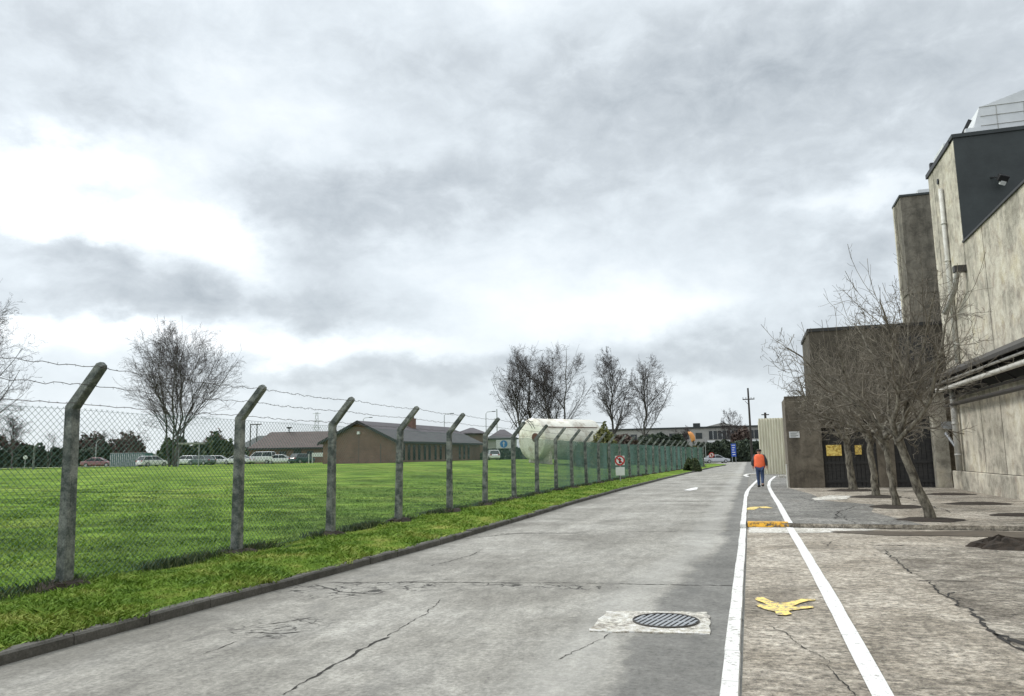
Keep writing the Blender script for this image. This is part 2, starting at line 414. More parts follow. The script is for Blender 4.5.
def yard_mat(name, a, bcol, c, hsc=1.0, spots=True):
    m, nt, b = new_mat(name); N = NT(nt); v = N.coords()
    base = N.ramp(N.noise(v, .6*hsc, 8, .7, .6), [(.38, a), (.5, bcol), (.62, c)])
    base = N.mix(.5, base, N.ramp(N.noise(v, 3.1, 7, .75, .8), [(.36, .22), (.52, .52), (.66, .7)]), 'OVERLAY')
    base = N.mix(.45, base, N.ramp(N.noise(N.coords((.5, 2.2, 1)), 3.6, 6, .7), [(.3, .3), (.7, .66)]), 'OVERLAY')
    base = N.mix(1, base, N.ramp(N.noise(v, 13, 7, .88), [(.38, .14), (.5, .5), (.62, .84)]), 'OVERLAY')
    base = N.mix(.6, base, N.ramp(N.noise(N.coords((.85, 1.5, 1)), 9, 6, .8, .7), [(.38, .22), (.6, .74)]), 'OVERLAY')
    dk = N.maprange(N.noise(v, .8, 6, .7, 1.0), .5, .64)
    base = N.mix(N.math('MULTIPLY', dk, .38), base, (.12, .105, .085))
    vo = nt.nodes.new('ShaderNodeTexVoronoi'); vo.inputs['Scale'].default_value = 38; nt.links.new(v, vo.inputs['Vector'])
    st = N.maprange(vo.outputs[0], .28, .12)
    base = N.mix(N.math('MULTIPLY', st, N.maprange(N.noise(v, 2.5, 3, .6), .42, .6, 0, .55)), base, (.5, .47, .42))
    N.set(b.inputs['Base Color'], base); b.inputs['Roughness'].default_value = .9; b.inputs['Specular IOR Level'].default_value = .3
    N.set(b.inputs['Normal'], N.bump(N.noise(v, 24, 8, .85), .018))
    return m
M['road'] = road_mat()
M['yard'] = yard_mat('worn_yard_concrete', (.25, .217, .172), (.36, .318, .26), (.46, .413, .346))
M['yard_far'] = yard_mat('brown_yard_concrete', (.25, .217, .172), (.34, .30, .245), (.43, .387, .325))
M['tarmac'] = yard_mat('grey_tarmac', (.15, .146, .134), (.205, .198, .18), (.265, .255, .233))
M['patch'] = yard_mat('rough_patch_concrete', (.15, .13, .105), (.25, .222, .182), (.40, .362, .305), 2.5)
M['pale'] = yard_mat('pale_concrete', (.5, .475, .42), (.6, .575, .52), (.68, .65, .6))
M['ground'] = pm('base_ground', (.16, .155, .14), (.1, .1, .09), .2, .95)
M['kerbst'] = pm('dark_kerbstone', (.12, .113, .098), (.05, .047, .038), 3, .9, .01, fine=.6, fscale=45)
M['crack'] = pm('crack_dirt', (.035, .032, .028), (.02, .018, .016), 8, 1)
M['damp'] = pm('damp_silt', (.12, .095, .07), (.075, .06, .045), 3, .45, fine=.4, fscale=30)
def paint_mat(name, c, under, wear=.42, sc=9):
    m, nt, b = new_mat(name); N = NT(nt); v = N.coords()
    w = N.maprange(N.noise(v, sc, 8, .8), wear-.05, wear+.02)
    dirt = N.ramp(N.noise(v, 2.4, 5, .7), [(.3, .38), (.7, .6)])
    col = N.mix(w, under, N.mix(.45, c, dirt, 'OVERLAY'))
    N.set(b.inputs['Base Color'], col); b.inputs['Roughness'].default_value = .75
    N.set(b.inputs['Normal'], N.bump(N.noise(v, 30, 6, .8), .008)); return m
M['white'] = paint_mat('worn_white_paint', (.70, .69, .66), (.24, .22, .19), .44, 13)
M['whitefresh'] = paint_mat('white_line_paint', (.72, .71, .69), (.3, .28, .25), .42, 16)
M['ypaint'] = paint_mat('worn_yellow_paint', srgb(244, 214, 120), (.27, .24, .19), .495, 14)
M['ykerb'] = paint_mat('yellow_kerb_paint', srgb(222, 166, 48), (.09, .075, .05), .485, 7)

# ------------------------------------------------------------------ ground, road, yard
def sheet(name, poly, z, mat, label=None):
    mb = MB(); n = len(poly)
    ar = sum(poly[i][0]*poly[(i+1) % n][1]-poly[(i+1) % n][0]*poly[i][1] for i in range(n))
    if ar < 0: poly = poly[::-1]
    mb.add([(p[0], p[1], z) for p in poly], [tuple(range(n))]); o = mb.build(name, mat); o['kind'] = 'structure'
    if label: o['label'] = label
    return o
sheet('ground', [(-3000, -600), (3000, -600), (3000, 3000), (-3000, 3000)], -.03, M['ground'], 'bare ground stretching to the horizon under everything')
sheet('road', [(-6.6, -14), (-.15, -14), (-.15, 60), (0.6, 62), (14, 66), (26, 150), (-70, 150), (-70, 118), (-6.0, 112), (-6.6, 40)], 0, M['road'], 'worn grey concrete road running away between verge and white kerb line')
# verge + field: one sheet, right border follows the kerb
ys = np.concatenate([np.linspace(-12, 60, 145), np.linspace(61, 116, 56), [117, 118.5, 120]])
ss = np.concatenate([[0], np.geomspace(.12, 560, 90)])
VV = np.zeros((len(ys), len(ss), 3)); kx = kerb_x(ys)-.12
VV[:, :, 1] = ys[:, None]; VV[:, :, 0] = kx[:, None]-ss[None]
yy = VV[:, :, 1]+0.0; yy[-1] = 400
back = np.concatenate([VV, VV[-1:]]); back[-1, :, 1] = np.where(ss > 30, 500, 121); back = back
back[-1, :, 0] = np.where(ss > 30, back[-1, :, 0], back[-1, :, 0]-3)
VV = back; VV[:, :, 2] = zf(VV[:, :, 0], np.minimum(VV[:, :, 1], 120))
nz = RS.randn(*VV.shape[:2])*.006; VV[:, :, 2] += nz*(ss[None] > .3)
a_, b_ = VV.shape[:2]; ii = (np.arange(a_-1)[:, None]*b_+np.arange(b_-1)[None]).reshape(-1)
arr = np.stack([ii+1, ii, ii+b_, ii+b_+1], 1)[:, ::-1]
o = arr_mesh('field', VV.reshape(-1, 3), arr[:, ::-1], M['turf'], smooth=True); tag(o, 'rough green grass field and verge behind the kerb', kind='structure')

def kerb_run():
    mb = MB(); y = -6.0; k = 0
    while y < 110:
        L = .915 if y < 60 else 2.5
        y0, y1 = y+.006, y+L-.006
        j = random.uniform(-.008, .008); h = .105+random.uniform(-.01, .008)
        x0, x1 = float(kerb_x(y0))+j, float(kerb_x(y1))+j+random.uniform(-.006, .006)
        poly = [(-.15, -.02), (0, -.02), (0, h-.02), (-.02, h), (-.15, h)]
        V = [(x0+a, y0, b) for a, b in poly]+[(x1+a, y1, b) for a, b in poly]; n = 5
        mb.add(V, [tuple(range(n)), tuple(range(2*n-1, n-1, -1))]+[(i, i+n, (i+1) % n+n, (i+1) % n) for i in range(n)])
        y += L; k += 1
    o = mb.build('kerb', M['kerbst']); tag(o, 'dark grey kerbstones along the grass verge', kind='structure')
kerb_run()

# right-hand yard
WX = 7.9
STEP = lambda x: 18.45-.055*x
near_poly = [(-.15, -14), (40, -14), (40, STEP(40)), (-.15, STEP(-.15))]
sheet('yard', near_poly, .0, M['yard'], 'worn pale concrete yard beside the road')
RZ = .09
far = MB(); far.prism([(-.16, STEP(-.16)), (40, STEP(40)), (40, 66), (7.5, 66), (2.4, 60.5), (-.02, 60), (-.16, 50)], -.02, RZ)
o = far.build('raised_yard', M['yard_far']); tag(o, 'raised brown concrete yard beyond the step', kind='structure')
def jag(pts, w, amp=.03, step=.05, z=.004, seed=1, wv=.8):
    w = w*WS[0]
    rng = random.Random(seed); P = []
    for (x0, y0), (x1, y1) in zip(pts[:-1], pts[1:]):
        L = math.hypot(x1-x0, y1-y0); n = max(2, int(L/step))
        for i in range(n): P.append((x0+(x1-x0)*i/n, y0+(y1-y0)*i/n))
    P.append(pts[-1]); V = []; off = 0
    for i, p in enumerate(P):
        q = P[min(i+1, len(P)-1)]; o_ = P[max(i-1, 0)]
        dx, dy = q[0]-o_[0], q[1]-o_[1]; l = math.hypot(dx, dy) or 1
        off = off*.82+rng.gauss(0, amp)*.75
        ww = w*(1+wv*rng.uniform(-1, 1))*(.35 if i in (0, len(P)-1) else 1)*.5
        nx, ny = -dy/l, dx/l
        V += [(p[0]+nx*(off+ww), p[1]+ny*(off+ww), z), (p[0]+nx*(off-ww), p[1]+ny*(off-ww), z)]
    return V, [(2*i+1, 2*i+3, 2*i+2, 2*i) for i in range(len(P)-1)]
def gp(*pts): return [tuple(G(x, y)[:2]) for x, y in pts]
sheet('footpath', [(-.15, STEP(-.15)+.01), (3.4, STEP(3.4)+.01), (2.9, 22), (3.4, 25), (2.2, 27), (2.1, 31), (1.5, 37), (2.4, 52), (2.2, 59), (-.02, 59), (-.15, 50)], RZ+.004, M['tarmac'], 'dark grey tarmac footpath between the two white lines')
WS = [1.0]
cr = MB(); s_ = 0
for pts, w in ((gp((330, 583), (420, 582.5), (560, 583), (735, 586)), .018), (gp((455, 540), (520, 533), (600, 532), (660, 531.5), (742, 530.5)), .022), (gp((500, 534), (580, 533)), .03),
        (gp((566, 503), (640, 502), (743, 501)), .035), (gp((600, 493), (745, 492)), .03), (gp((660, 484), (746, 483)), .05), (gp((283, 695), (320, 672), (345, 660), (360, 650), (388, 637)), .022), (gp((388, 637), (425, 615), (440, 600)), .008),
        (gp((430, 566), (470, 556), (480, 551)), .012), (gp((200, 655), (240, 640)), .008), (gp((245, 633), (262, 632), (285, 634), (303, 632)), .02), (gp((258, 626), (285, 622), (312, 618)), .014), (gp((315, 585), (340, 592), (375, 594), (385, 592)), .022), (gp((396, 583), (455, 579)), .012),
        (gp((610, 633), (600, 640), (560, 660)), .007), (gp((480, 520), (500, 516), (520, 512)), .03), (gp((540, 512), (556, 511)), .06)):
    s_ += 1; cr.add(*jag(pts, w, .012 if w < .03 else .02, seed=s_))
o = cr.build('road_cracks', M['crack']); tag(o, 'dark cracks and slab joints across the road', kind='structure')
cr = MB(); WS[0] = .6
for pts, w in ((gp((742, 572), (780, 572.5), (800, 573)), .02), (gp((742, 619), (770, 627), (800, 642), (830, 665), (852, 696)), .014), (gp((915, 581), (960, 582), (1024, 584), (1200, 588)), .035),
        (gp((872, 546), (890, 546), (912, 545.5)), .06), (gp((885, 551), (895, 560), (905, 568), (915, 574)), .03), (gp((928, 582), (940, 592), (955, 600), (970, 612)), .04), (gp((943, 597), (952, 594), (957, 592)), .03),
        (gp((970, 612), (985, 627), (1000, 637), (1010, 643), (1030, 654), (1060, 668)), .06), (gp((995, 634), (1010, 640), (1040, 650)), .10), (gp((957, 593), (985, 590)), .018), (gp((820, 543), (828, 546), (832, 542)), .03), (gp((744, 650), (752, 651)), .015)):
    s_ += 1; cr.add(*jag(pts, w, .02, seed=s_, z=.008))
for pts, w in ((((835, 519), (838, 512), (858, 506)), .05), (((800, 497), (815, 502), (840, 505)), .04), (((838, 512), (850, 521), (856, 524)), .03), (((765, 521), (790, 522)), .03), (((745, 513), (765, 513)), .03), (((905, 497), (950, 513)), .05)):
    s_ += 1; cr.add(*jag([tuple(G(x_, y_, RZ)[:2]) for x_, y_ in pts], w, .02, seed=s_, z=RZ+.008))
o = cr.build('yard_cracks', M['crack']); tag(o, 'dark cracks and joints in the yard concrete', kind='structure')
# rough patch on the right of the near yard
pp = gp((872, 547), (905, 568), (928, 582), (945, 596), (970, 612), (985, 627), (1030, 654), (1200, 760))+[(14, 6), (14, 17.0)]+gp((1024, 547))
sheet('yard_patch', pp, .004, M['patch'], 'rough aggregate patch in the yard behind a broken edge')
sheet('drain_channel', [(-.12, 17.2), (.72, 17.15), (2.1, 17.6), (2.6, STEP(2.6)-.03), (-.12, STEP(0)-.03)], .0045, M['pale'], 'pale concrete strip in front of the step')
pl = []
for i in range(28):
    a = i/28*2*math.pi; pl.append((4.0+2.4*math.cos(a)*(1+.12*math.sin(3*a)), 17.35+.55*math.sin(a)*(1+.25*math.sin(5*a+1))))
sheet('silt_patch', pl, .009, M['damp'], 'damp brown silt lying along the step')
# step edge: rough dark riser lip
lip = MB(); V, F = jag([(.74, STEP(.74)-.03), (3, STEP(3)-.03), (9, STEP(9)-.03), (16, STEP(16)-.03)], .07, .012, seed=77, z=.012); lip.add(V, F)
tag(lip.build('step_gap', M['crack']), 'dark gap at the foot of the yard step', kind='structure')

# white kerb line on the near side and painted lines
mb = MB(); y = -4.0
while y < 29.5:
    L = .91; h = .03 if y+L < 18.4 else .03+RZ*.9
    x0 = -.235+random.uniform(-.005, .005)
    w = .068
    mb.add([(x0-w, y+.005, -.01), (x0+w, y+.005, -.01), (x0+w, y+L-.005, -.01), (x0-w, y+L-.005, -.01), (x0-w+.01, y+.005, h), (x0+w-.01, y+.005, h), (x0+w-.01, y+L-.005, h), (x0-w+.01, y+L-.005, h)],
           [(3, 2, 1, 0), (4, 5, 6, 7), (0, 1, 5, 4), (1, 2, 6, 5), (2, 3, 7, 6), (3, 0, 4, 7)])
    y += L
tag(mb.build('painted_kerb', M['white']), 'white painted kerbstones between road and footpath', kind='structure')
def band(pts, w, z):
    V = []
    for i, p in enumerate(pts):
        q = pts[min(i+1, len(pts)-1)]; o_ = pts[max(i-1, 0)]; dx, dy = q[0]-o_[0], q[1]-o_[1]; l = math.hypot(dx, dy)
        ww = w*.5*(1+random.uniform(-.05, .05)); V += [(p[0]-dy/l*ww, p[1]+dx/l*ww, z), (p[0]+dy/l*ww, p[1]-dx/l*ww, z)]
    return V, [(2*i+1, 2*i+3, 2*i+2, 2*i) for i in range(len(pts)-1)]
def dens(pts, n=6):
    out = []
    for a, b in zip(pts[:-1], pts[1:]):
        for i in range(n): out.append((a[0]+(b[0]-a[0])*i/n, a[1]+(b[1]-a[1])*i/n))
    return out+[pts[-1]]
mb = MB()
mb.add(*band(dens([(.765, -3), (.765, 6), (.78, 10), (.77, 14), (.74, STEP(.7)-.01)]), .15, .012))
mb.add(*band(dens([(.74, STEP(.7)), (.74, 20), (.75, 25), (.72, 30), (.72, 35), (.76, 39), (.9, 44), (1.1, 48), (1.5, 54)]), .15, RZ+.012))
mb.add(*band(dens([(-.235, 29.4), (-.2, 33), (-.12, 36), (.0, 39), (.12, 42), (.3, 46), (.4, 49.5)]), .14, RZ+.012))
tag(mb.build('painted_line', M['whitefresh']), 'long white painted line along the footpath edge', kind='structure')
mb = MB()
def gz(pts, z): return [tuple(G(x, y, z)[:2]) for x, y in pts]
mb.add(*band(gz([(766, 472), (757, 473), (748, 474), (744.5, 475.3), (748, 476.7), (758, 476.6)], 0), .25, .006))
def flat(mb, pts, z, mi=0):
    n = len(pts); ar = sum(pts[i][0]*pts[(i+1) % n][1]-pts[(i+1) % n][0]*pts[i][1] for i in range(n))
    if ar < 0: pts = pts[::-1]
    mb.add([(p[0], p[1], z) for p in pts], [tuple(range(n))], mi)
flat(mb, gz([(684, 490.2), (691, 488.2), (696, 487.4), (698, 487.6), (697, 489.5), (690, 490.6)], 0), .006)
tag(mb.build('road_marking', M['whitefresh']), 'small white arrow marks painted on the far road', kind='structure')
mb = MB()
fig = [(755, 600), (757.5, 598.2), (763, 598), (768, 600.5), (774, 603), (780, 604), (788, 603.5), (795, 601.5), (802, 599.6), (815, 600), (816, 601.2), (808, 601.8), (800, 604), (792, 607.5), (803, 607.3), (813, 607), (814, 608.5), (804, 609.8), (790, 611.5), (789, 613), (792, 615), (786, 616.2), (777, 616), (775, 612.5), (767, 611), (759, 608), (755, 605.5), (757, 604.6), (763, 606), (766.5, 605.2), (762, 603), (757, 601.5)]
import mathutils
P2 = gz(fig, 0); tri = mathutils.geometry.tessellate_polygon([[Vector((p[0], p[1], 0)) for p in P2]])
for t in tri:
    q = [P2[i] for i in t]; flat(mb, q, .012)
arc = gz([(749, 510), (755, 507.5), (762, 507), (768, 508.5)], RZ)
mb.add(*band(arc, .3, RZ+.013))
tag(mb.build('yellow_marking', M['ypaint']), 'worn yellow footpath figure painted between the white lines', kind='structure')
mb = MB(); n = 14
top = [(-.14+.86*i/n, STEP(0)-.02+random.uniform(-.02, .01)) for i in range(n+1)]
V = []
for i, (x, y) in enumerate(top): V += [(x, y-.05, .013), (x, y, RZ+.016), (x, y+.33+random.uniform(-.03, .03), RZ+.016)]
mb.add(V, [(3*i, 3*i+3, 3*i+4, 3*i+1) for i in range(n)]+[(3*i+1, 3*i+4, 3*i+5, 3*i+2) for i in range(n)])
tag(mb.build('yellow_step_edge', M['ykerb']), 'yellow painted step edge across the footpath', kind='structure')
mb = MB(); flat(mb, gz([(812, 498.5), (830, 495.5), (852, 496.2), (846, 499.5), (815, 500.5)], RZ), RZ+.010)
tag(mb.build('pale_patch', M['pale']), 'pale concrete repair patch in the raised yard', kind='structure')

# ------------------------------------------------------------------ drain cover
g1, g2, g3, g4 = (G(607, 612), G(708, 613), (G(712, 635)), G(588, 632))
dc = thing('drain_cover', 'round iron drain grate set in a pale concrete patch in the road', 'drain cover', tuple((g1+g3)/2))
mb = MB()
edge = []
qq = [g1, g2, g3, g4]
for a, b in zip(qq, qq[1:]+qq[:1]):
    for i in range(9):
        p = a+(b-a)*i/9; edge.append((p[0]+random.uniform(-.02, .02), p[1]+random.uniform(-.018, .018)))
cx, cy, cr_ = -.895, 8.04, .32
ring = [(cx+cr_*math.cos(a), cy+cr_*math.sin(a)) for a in np.linspace(0, 2*math.pi, 36, endpoint=False)]
# annular surface: match edge points to the ring by angle
edge.sort(key=lambda p: math.atan2(p[1]-cy, p[0]-cx) % (2*math.pi)); V = [(x, y, .012) for x, y in ring]+[(x, y, .012) for x, y in edge]+[(x, y, -.005) for x, y in edge]
n = 36; mb.add(V, [(i, n+i, n+(i+1) % n, (i+1) % n) for i in range(n)]+[(n+i, 2*n+i, 2*n+(i+1) % n, n+(i+1) % n) for i in range(n)])
mb.build('concrete_surround', M['pale'], dc)
mb = MB()
P = [(cx+cr_*1.0*math.cos(a), cy+cr_*math.sin(a), .02) for a in np.linspace(0, 2*math.pi, 37)]
mb.tube(P, .009, 6, caps=False)
mb.build('rim', M['darkpipe'], dc)
mb = MB(); flat(mb, [(cx+.315*math.cos(a), cy+.315*math.sin(a)) for a in np.linspace(0, 2*math.pi, 32, endpoint=False)], .0065)
mb.build('pit', M['black'], dc)
mb = MB(); rot = Matrix.Rotation(R(-14), 3, 'Z')
for k in range(-5, 6):
    x = k*.055; h = math.sqrt(max(.0, .305**2-x*x))
    mb.box((cx+x-.016, cy-h, .008), (cx+x+.016, cy+h, .022), rot=rot, piv=(cx, cy, .01))
mb.box((cx-.3, cy-.014, .008), (cx+.3, cy+.014, .0195), rot=rot, piv=(cx, cy, .01))
mb.build('grate', M['galv'], dc)

# ------------------------------------------------------------------ fence
PY_ = [1.4, 4.65, 7.93, 11.37, 14.43, 17.66, 21.08, 24.2, 27.48]+[7.95+3.25*k for k in range(7, 24)]
posts = [(float(fence_x(y)), y) for y in PY_]
ep = G(704, 467.2, .1)[:2]; e0 = posts[-1]
posts += [(e0[0]+(ep[0]-e0[0])*t, e0[1]+(ep[1]-e0[1])*t) for t in (1/3, 2/3, 1)]
lean = [(random.uniform(-.012, .022), random.uniform(-.022, .022)) for _ in posts]
fence = thing('chain_link_fence', 'long green chain link fence on cranked concrete posts with barbed wire', 'fence', (posts[2][0], posts[2][1], .1))
HT = 2.34
def post_frame(i):
    a = posts[max(i-1, 0)]; b = posts[min(i+1, len(posts)-1)]
    if i >= 26: a, b = posts[25], posts[28]
    t = Vector((b[0]-a[0], b[1]-a[1], 0)).normalized(); return t, Vector((t.y, -t.x, 0))   # along, outward (road side)
arms = []
for i, (x, y) in enumerate(posts):
    t, o_ = post_frame(i); z0 = .06; up = Vector((lean[i][0], lean[i][1], 1)); B = Vector((x, y, z0)); a = .072; c = .014
    sec = [(-a+c, -a), (a-c, -a), (a, -a+c), (a, a-c), (a-c, a), (-a+c, a), (-a, a-c), (-a, -a+c)]
    stations = [(B, o_, 1.12), (B+up*1.2, o_, 1.0), (B+up*(HT-.02), (o_-Vector((0, 0, .30))).normalized(), .96), (B+up*(HT+.50)+o_*.44, (o_-Vector((0, 0, .85))).normalized(), .8), (B+up*(HT+.53)+o_*.47, (o_-Vector((0, 0, .85))).normalized(), .5)]
    V = []; F = []
    for P, oo, s in stations:
        for u, w in sec: V.append(P+t*u*s+oo*w*s)
    for k in range(len(stations)-1):
        for j in range(8):
            p, q = k*8+j, k*8+(j+1) % 8; F.append((p, q, q+8, p+8))
    F += [tuple(range(7, -1, -1)), tuple(32+j for j in range(8))]
    mb = MB(); mb.add(V, F); po = mb.build('post', M['postc'], fence)
    arms.append((B+up*HT, B+up*(HT+.50)+o_*.44, o_))
    mb = MB(); rng = random.Random(i*3+1); nn = 14; V = []; F = []
    for k in range(3):
        for j in range(nn):
            an = 2*math.pi*j/nn; rr = (.33, .22, .085)[k]*rng.uniform(.75, 1.3); V.append((x+rr*math.cos(an)*1.0, y+rr*math.sin(an)*1.25, float(zf(x, y))+(-.01, .07, .085)[k]+rng.uniform(-.02, .025)))
    for k in range(2):
        for j in range(nn): p, q = k*nn+j, k*nn+(j+1) % nn; F.append((p, q, q+nn, p+nn))
    mb.add(V, F)
    ft = mb.build('footing', M['soil'], po)
    if i < 12:
        mb2 = MB()
# chain link panels: real crossing wires
DX, DZ, WR = .092, .084, .0019
for i in range(len(posts)-1):
    DX, DZ = (.092, .084) if i < 10 else (.058, .054)
    A = Vector((*posts[i], 0)); Bp = Vector((*posts[i+1], 0)); L = (Bp-A).length; t = (Bp-A)/L
    _, oo = post_frame(i); zb0 = float(zf(A.x, A.y))+.02; H = HT-.02-zb0+.06
    slope = (DZ/2)/(DX/2); segs = []
    run = H/slope
    for sgn in (1, -1):
        k0 = int(-run/DX)-1; k1 = int((L+run)/DX)+2
        for k in range(k0, k1):
            u0 = k*DX; u1 = u0+sgn*run
            # clip the line (u0,0)->(u1,H) to 0..L
            ta, tb = 0.0, 1.0; du = u1-u0
            tA, tB = (0-u0)/du, (L-u0)/du
            lo, hi = min(tA, tB), max(tA, tB); ta, tb = max(ta, lo), min(tb, hi)
            if tb-ta < .01: continue
            segs.append((u0+du*ta, H*ta, u0+du*tb, H*tb, sgn))
    S = np.array(segs); P = np.zeros((len(S), 5, 3)); ph = RS.rand()*6
    for j, f in enumerate(np.linspace(0, 1, 5)):
        u = S[:, 0]*(1-f)+S[:, 2]*f; w = S[:, 1]*(1-f)+S[:, 3]*f
        bul = .02*np.sin(u*2.1+ph)*np.sin(w*1.3)+.0022*S[:, 4]
        P[:, j] = np.array(A)[None]+np.outer(u, np.array(t))+np.outer(bul-.075, np.array(oo)); P[:, j, 2] = zb0+w+.012*np.sin(u*3.3+ph)*(w/H)
    V, F = tubes(P, np.full(P.shape[:2], .0027 if i < 8 else (.0032 if i < 10 else .0036)), 3)
    parts = [(V, F)]
    for w in (.03, H*.5, H-.01):
        us = np.linspace(0, L, 8); Q = np.array(A)[None]+np.outer(us, np.array(t))-.075*np.array(oo)[None]; Q = Q.copy(); Q[:, 2] = zb0+w-.012*np.sin(us/L*math.pi)
        parts.append(tubes(Q[None], np.full((1, 8), .0022), 3))
    V, F = join(parts)
    if i < 24 or True: arr_mesh('chain_link_panel', V, F, M['wire'], fence)
for fr, sag in ((.07, .02), (.52, .03), (.95, .03)):
    parts = []; pts = []
    rng = np.random.RandomState(int(fr*100))
    for i in range(len(posts)-1):
        a = arms[i]; b = arms[i+1]; p = np.array(a[0]+(a[1]-a[0])*fr)+np.array(a[2])*.07; q = np.array(b[0]+(b[1]-b[0])*fr)+np.array(b[2])*.07
        n = 28 if i < 12 else 8
        for k in range(n):
            f = k/n; w = p*(1-f)+q*f; w = w+np.array([0, 0, -sag*4*f*(1-f)+(.012*math.sin(k*1.9+i)+rng.randn()*.006 if 0 < k else 0)]); pts.append(w)
        if i < 10:
            for k in range(int(3.25/.13)):
                f = (k+.5)/(3.25/.13); w = p*(1-f)+q*f; w = w+np.array([0, 0, -sag*4*f*(1-f)])
                for _ in range(2):
                    d = rng.randn(3); d /= np.linalg.norm(d); parts.append(tubes(np.array([[w-d*.02, w+d*.02]]), np.full((1, 2), .0016), 3))
    pts = np.array(pts); parts.append(tubes(pts[None], np.full((1, len(pts)), .0042), 4))
    V, F = join(parts); arr_mesh('barbed_wire', V, F, M['barb'], fence)

# ------------------------------------------------------------------ grass blades
def blades(n, r0, r1, a0, a1, keep, hmul):
    r = np.exp(RS.uniform(math.log(r0), math.log(r1), n)); a = np.radians(RS.uniform(a0, a1, n))
    x = r*np.sin(a); y = r*np.cos(a); k = keep(x, y); x = x[k]; y = y[k]; r = r[k]
    # clump: pull towards tuft centres
    z = zf(x, y)-.01; h = hmul*(.035+.045*RS.rand(len(x))**2)*(1+.55*np.sin(x*1.7)*np.sin(y*2.3+x))*(1-.6*smooth(30, 68, r)); w = (.0022+.00045*r)*(1+.5*RS.rand(len(x)))
    th = RS.rand(len(x))*6.283; dx = np.cos(th); dy = np.sin(th); l = RS.randn(len(x), 2)*.8*h[:, None]
    B = np.stack([x, y, z], 1); V = np.zeros((len(x), 4, 3))
    V[:, 0] = B-np.stack([dx*w, dy*w, 0*w], 1); V[:, 1] = B+np.stack([dx*w, dy*w, 0*w], 1)
    mid = B+np.stack([l[:, 0]*.4, l[:, 1]*.4, h*.6], 1); tip = B+np.stack([l[:, 0], l[:, 1], h], 1)
    V[:, 2] = mid+np.stack([dx*w*.8, dy*w*.8, 0*w], 1); V[:, 3] = tip
    idx = np.arange(len(x))*4; return V.reshape(-1, 3), np.stack([idx, idx+1, idx+2, idx+3], 1)
edge_n = lambda x, y: .035*np.sin(y*3.1)+.03*np.sin(y*7.7+1)+.03*np.sin(y*17+x)
V, F = blades(620000, 5.0, 60, -80, -4, lambda x, y: (x < kerb_x(y)-.06+edge_n(x, y)) & (x > -9.2), .85)
V2, F2 = blades(420000, 8.0, 75, -88, -6, lambda x, y: (x < -8.3), .8)
V, F = join([(V, F), (V2, F2)])
o = arr_mesh('grass', V, F, M['blade']); tag(o, 'short green grass growing on the verge and the field', 'grass', kind='stuff')
# taller dark tufts along the foot of the fence
x = -8.45+RS.randn(26000)*.12; y = np.exp(RS.uniform(math.log(3), math.log(60), 26000)); x = fence_x(y)+(x+8.36); k = np.sin(y*1.3)+np.sin(y*3.1+2)+RS.randn(len(y))*.7 > .2; x = x[k]; y = y[k]
h = .07+.10*RS.rand(len(x)); th = RS.rand(len(x))*6.28; w = .004+.0005*y; B = np.stack([x, y, zf(x, y)-.01], 1); V = np.zeros((len(x), 4, 3)); d = np.stack([np.cos(th)*w, np.sin(th)*w, 0*w], 1); l = RS.randn(len(x), 2)*.05
V[:, 0] = B-d; V[:, 1] = B+d; V[:, 2] = B+d*.7+np.stack([l[:, 0]*.4, l[:, 1]*.4, h*.6], 1); V[:, 3] = B+np.stack([l[:, 0], l[:, 1], h], 1)
idx = np.arange(len(x))*4
o = arr_mesh('long_grass', V.reshape(-1, 3), np.stack([idx, idx+1, idx+2, idx+3], 1), M['hedge2']); tag(o, 'longer dark grass along the foot of the fence', 'grass', kind='stuff')

# ------------------------------------------------------------------ leafy masses
def leaf_mass(name, P0, P1, width, h, n, size, mat, label, cat, seed=0, rough=.25, group=None, parent=None, flat_top=False):
    """noisy hedge volume between ground points P0 and P1"""
    rng = np.random.RandomState(seed); P0 = np.array(P0); P1 = np.array(P1); L = np.linalg.norm((P1-P0)[:2]); d = (P1-P0)/max(L, 1e-6); nrm = np.array([-d[1], d[0], 0])
    u = rng.rand(n)*L; a = rng.rand(n)*math.pi*2; rr = .55+.45*rng.rand(n)**.4
    prof = 1+rough*(np.sin(u*.9+seed)+.7*np.sin(u*2.3+2*seed)+.5*np.sin(u*5.1))/2.0
    if flat_top: prof = 1+rough*.15*np.sin(u*1.3)
    endf = np.clip(np.minimum(u, L-u)/(width*.5+.01), .25, 1)**.5
    v = np.cos(a)*rr*width*.5*prof; z = np.abs(np.sin(a))**(.6 if flat_top else 1)*rr*h*prof*endf
    lump = 1+.16*np.sin(u*1.7+z*1.9+seed)*np.sin(v*2.1+z*2.7)
    z = z*lump
    B = P0+np.outer(u, d)+np.outer(v, nrm); B[:, 2] = (P0[2]+(P1[2]-P0[2])*u/max(L, 1e-6))+z
    q = rng.randn(n, 3); q /= np.linalg.norm(q, axis=1, keepdims=True); q2 = np.cross(q, rng.randn(n, 3)); q2 /= np.linalg.norm(q2, axis=1, keepdims=True)
    s = size*(.5+rng.rand(n))[:, None]
    V = np.stack([B-q*s, B-q2*s*.5, B+q*s, B+q2*s*.5], 1).reshape(-1, 3); idx = np.arange(n)*4
    o = arr_mesh(name, V, np.stack([idx, idx+1, idx+2, idx+3], 1), mat, parent)
    if parent is None: tag(o, label, cat, group)
    return o

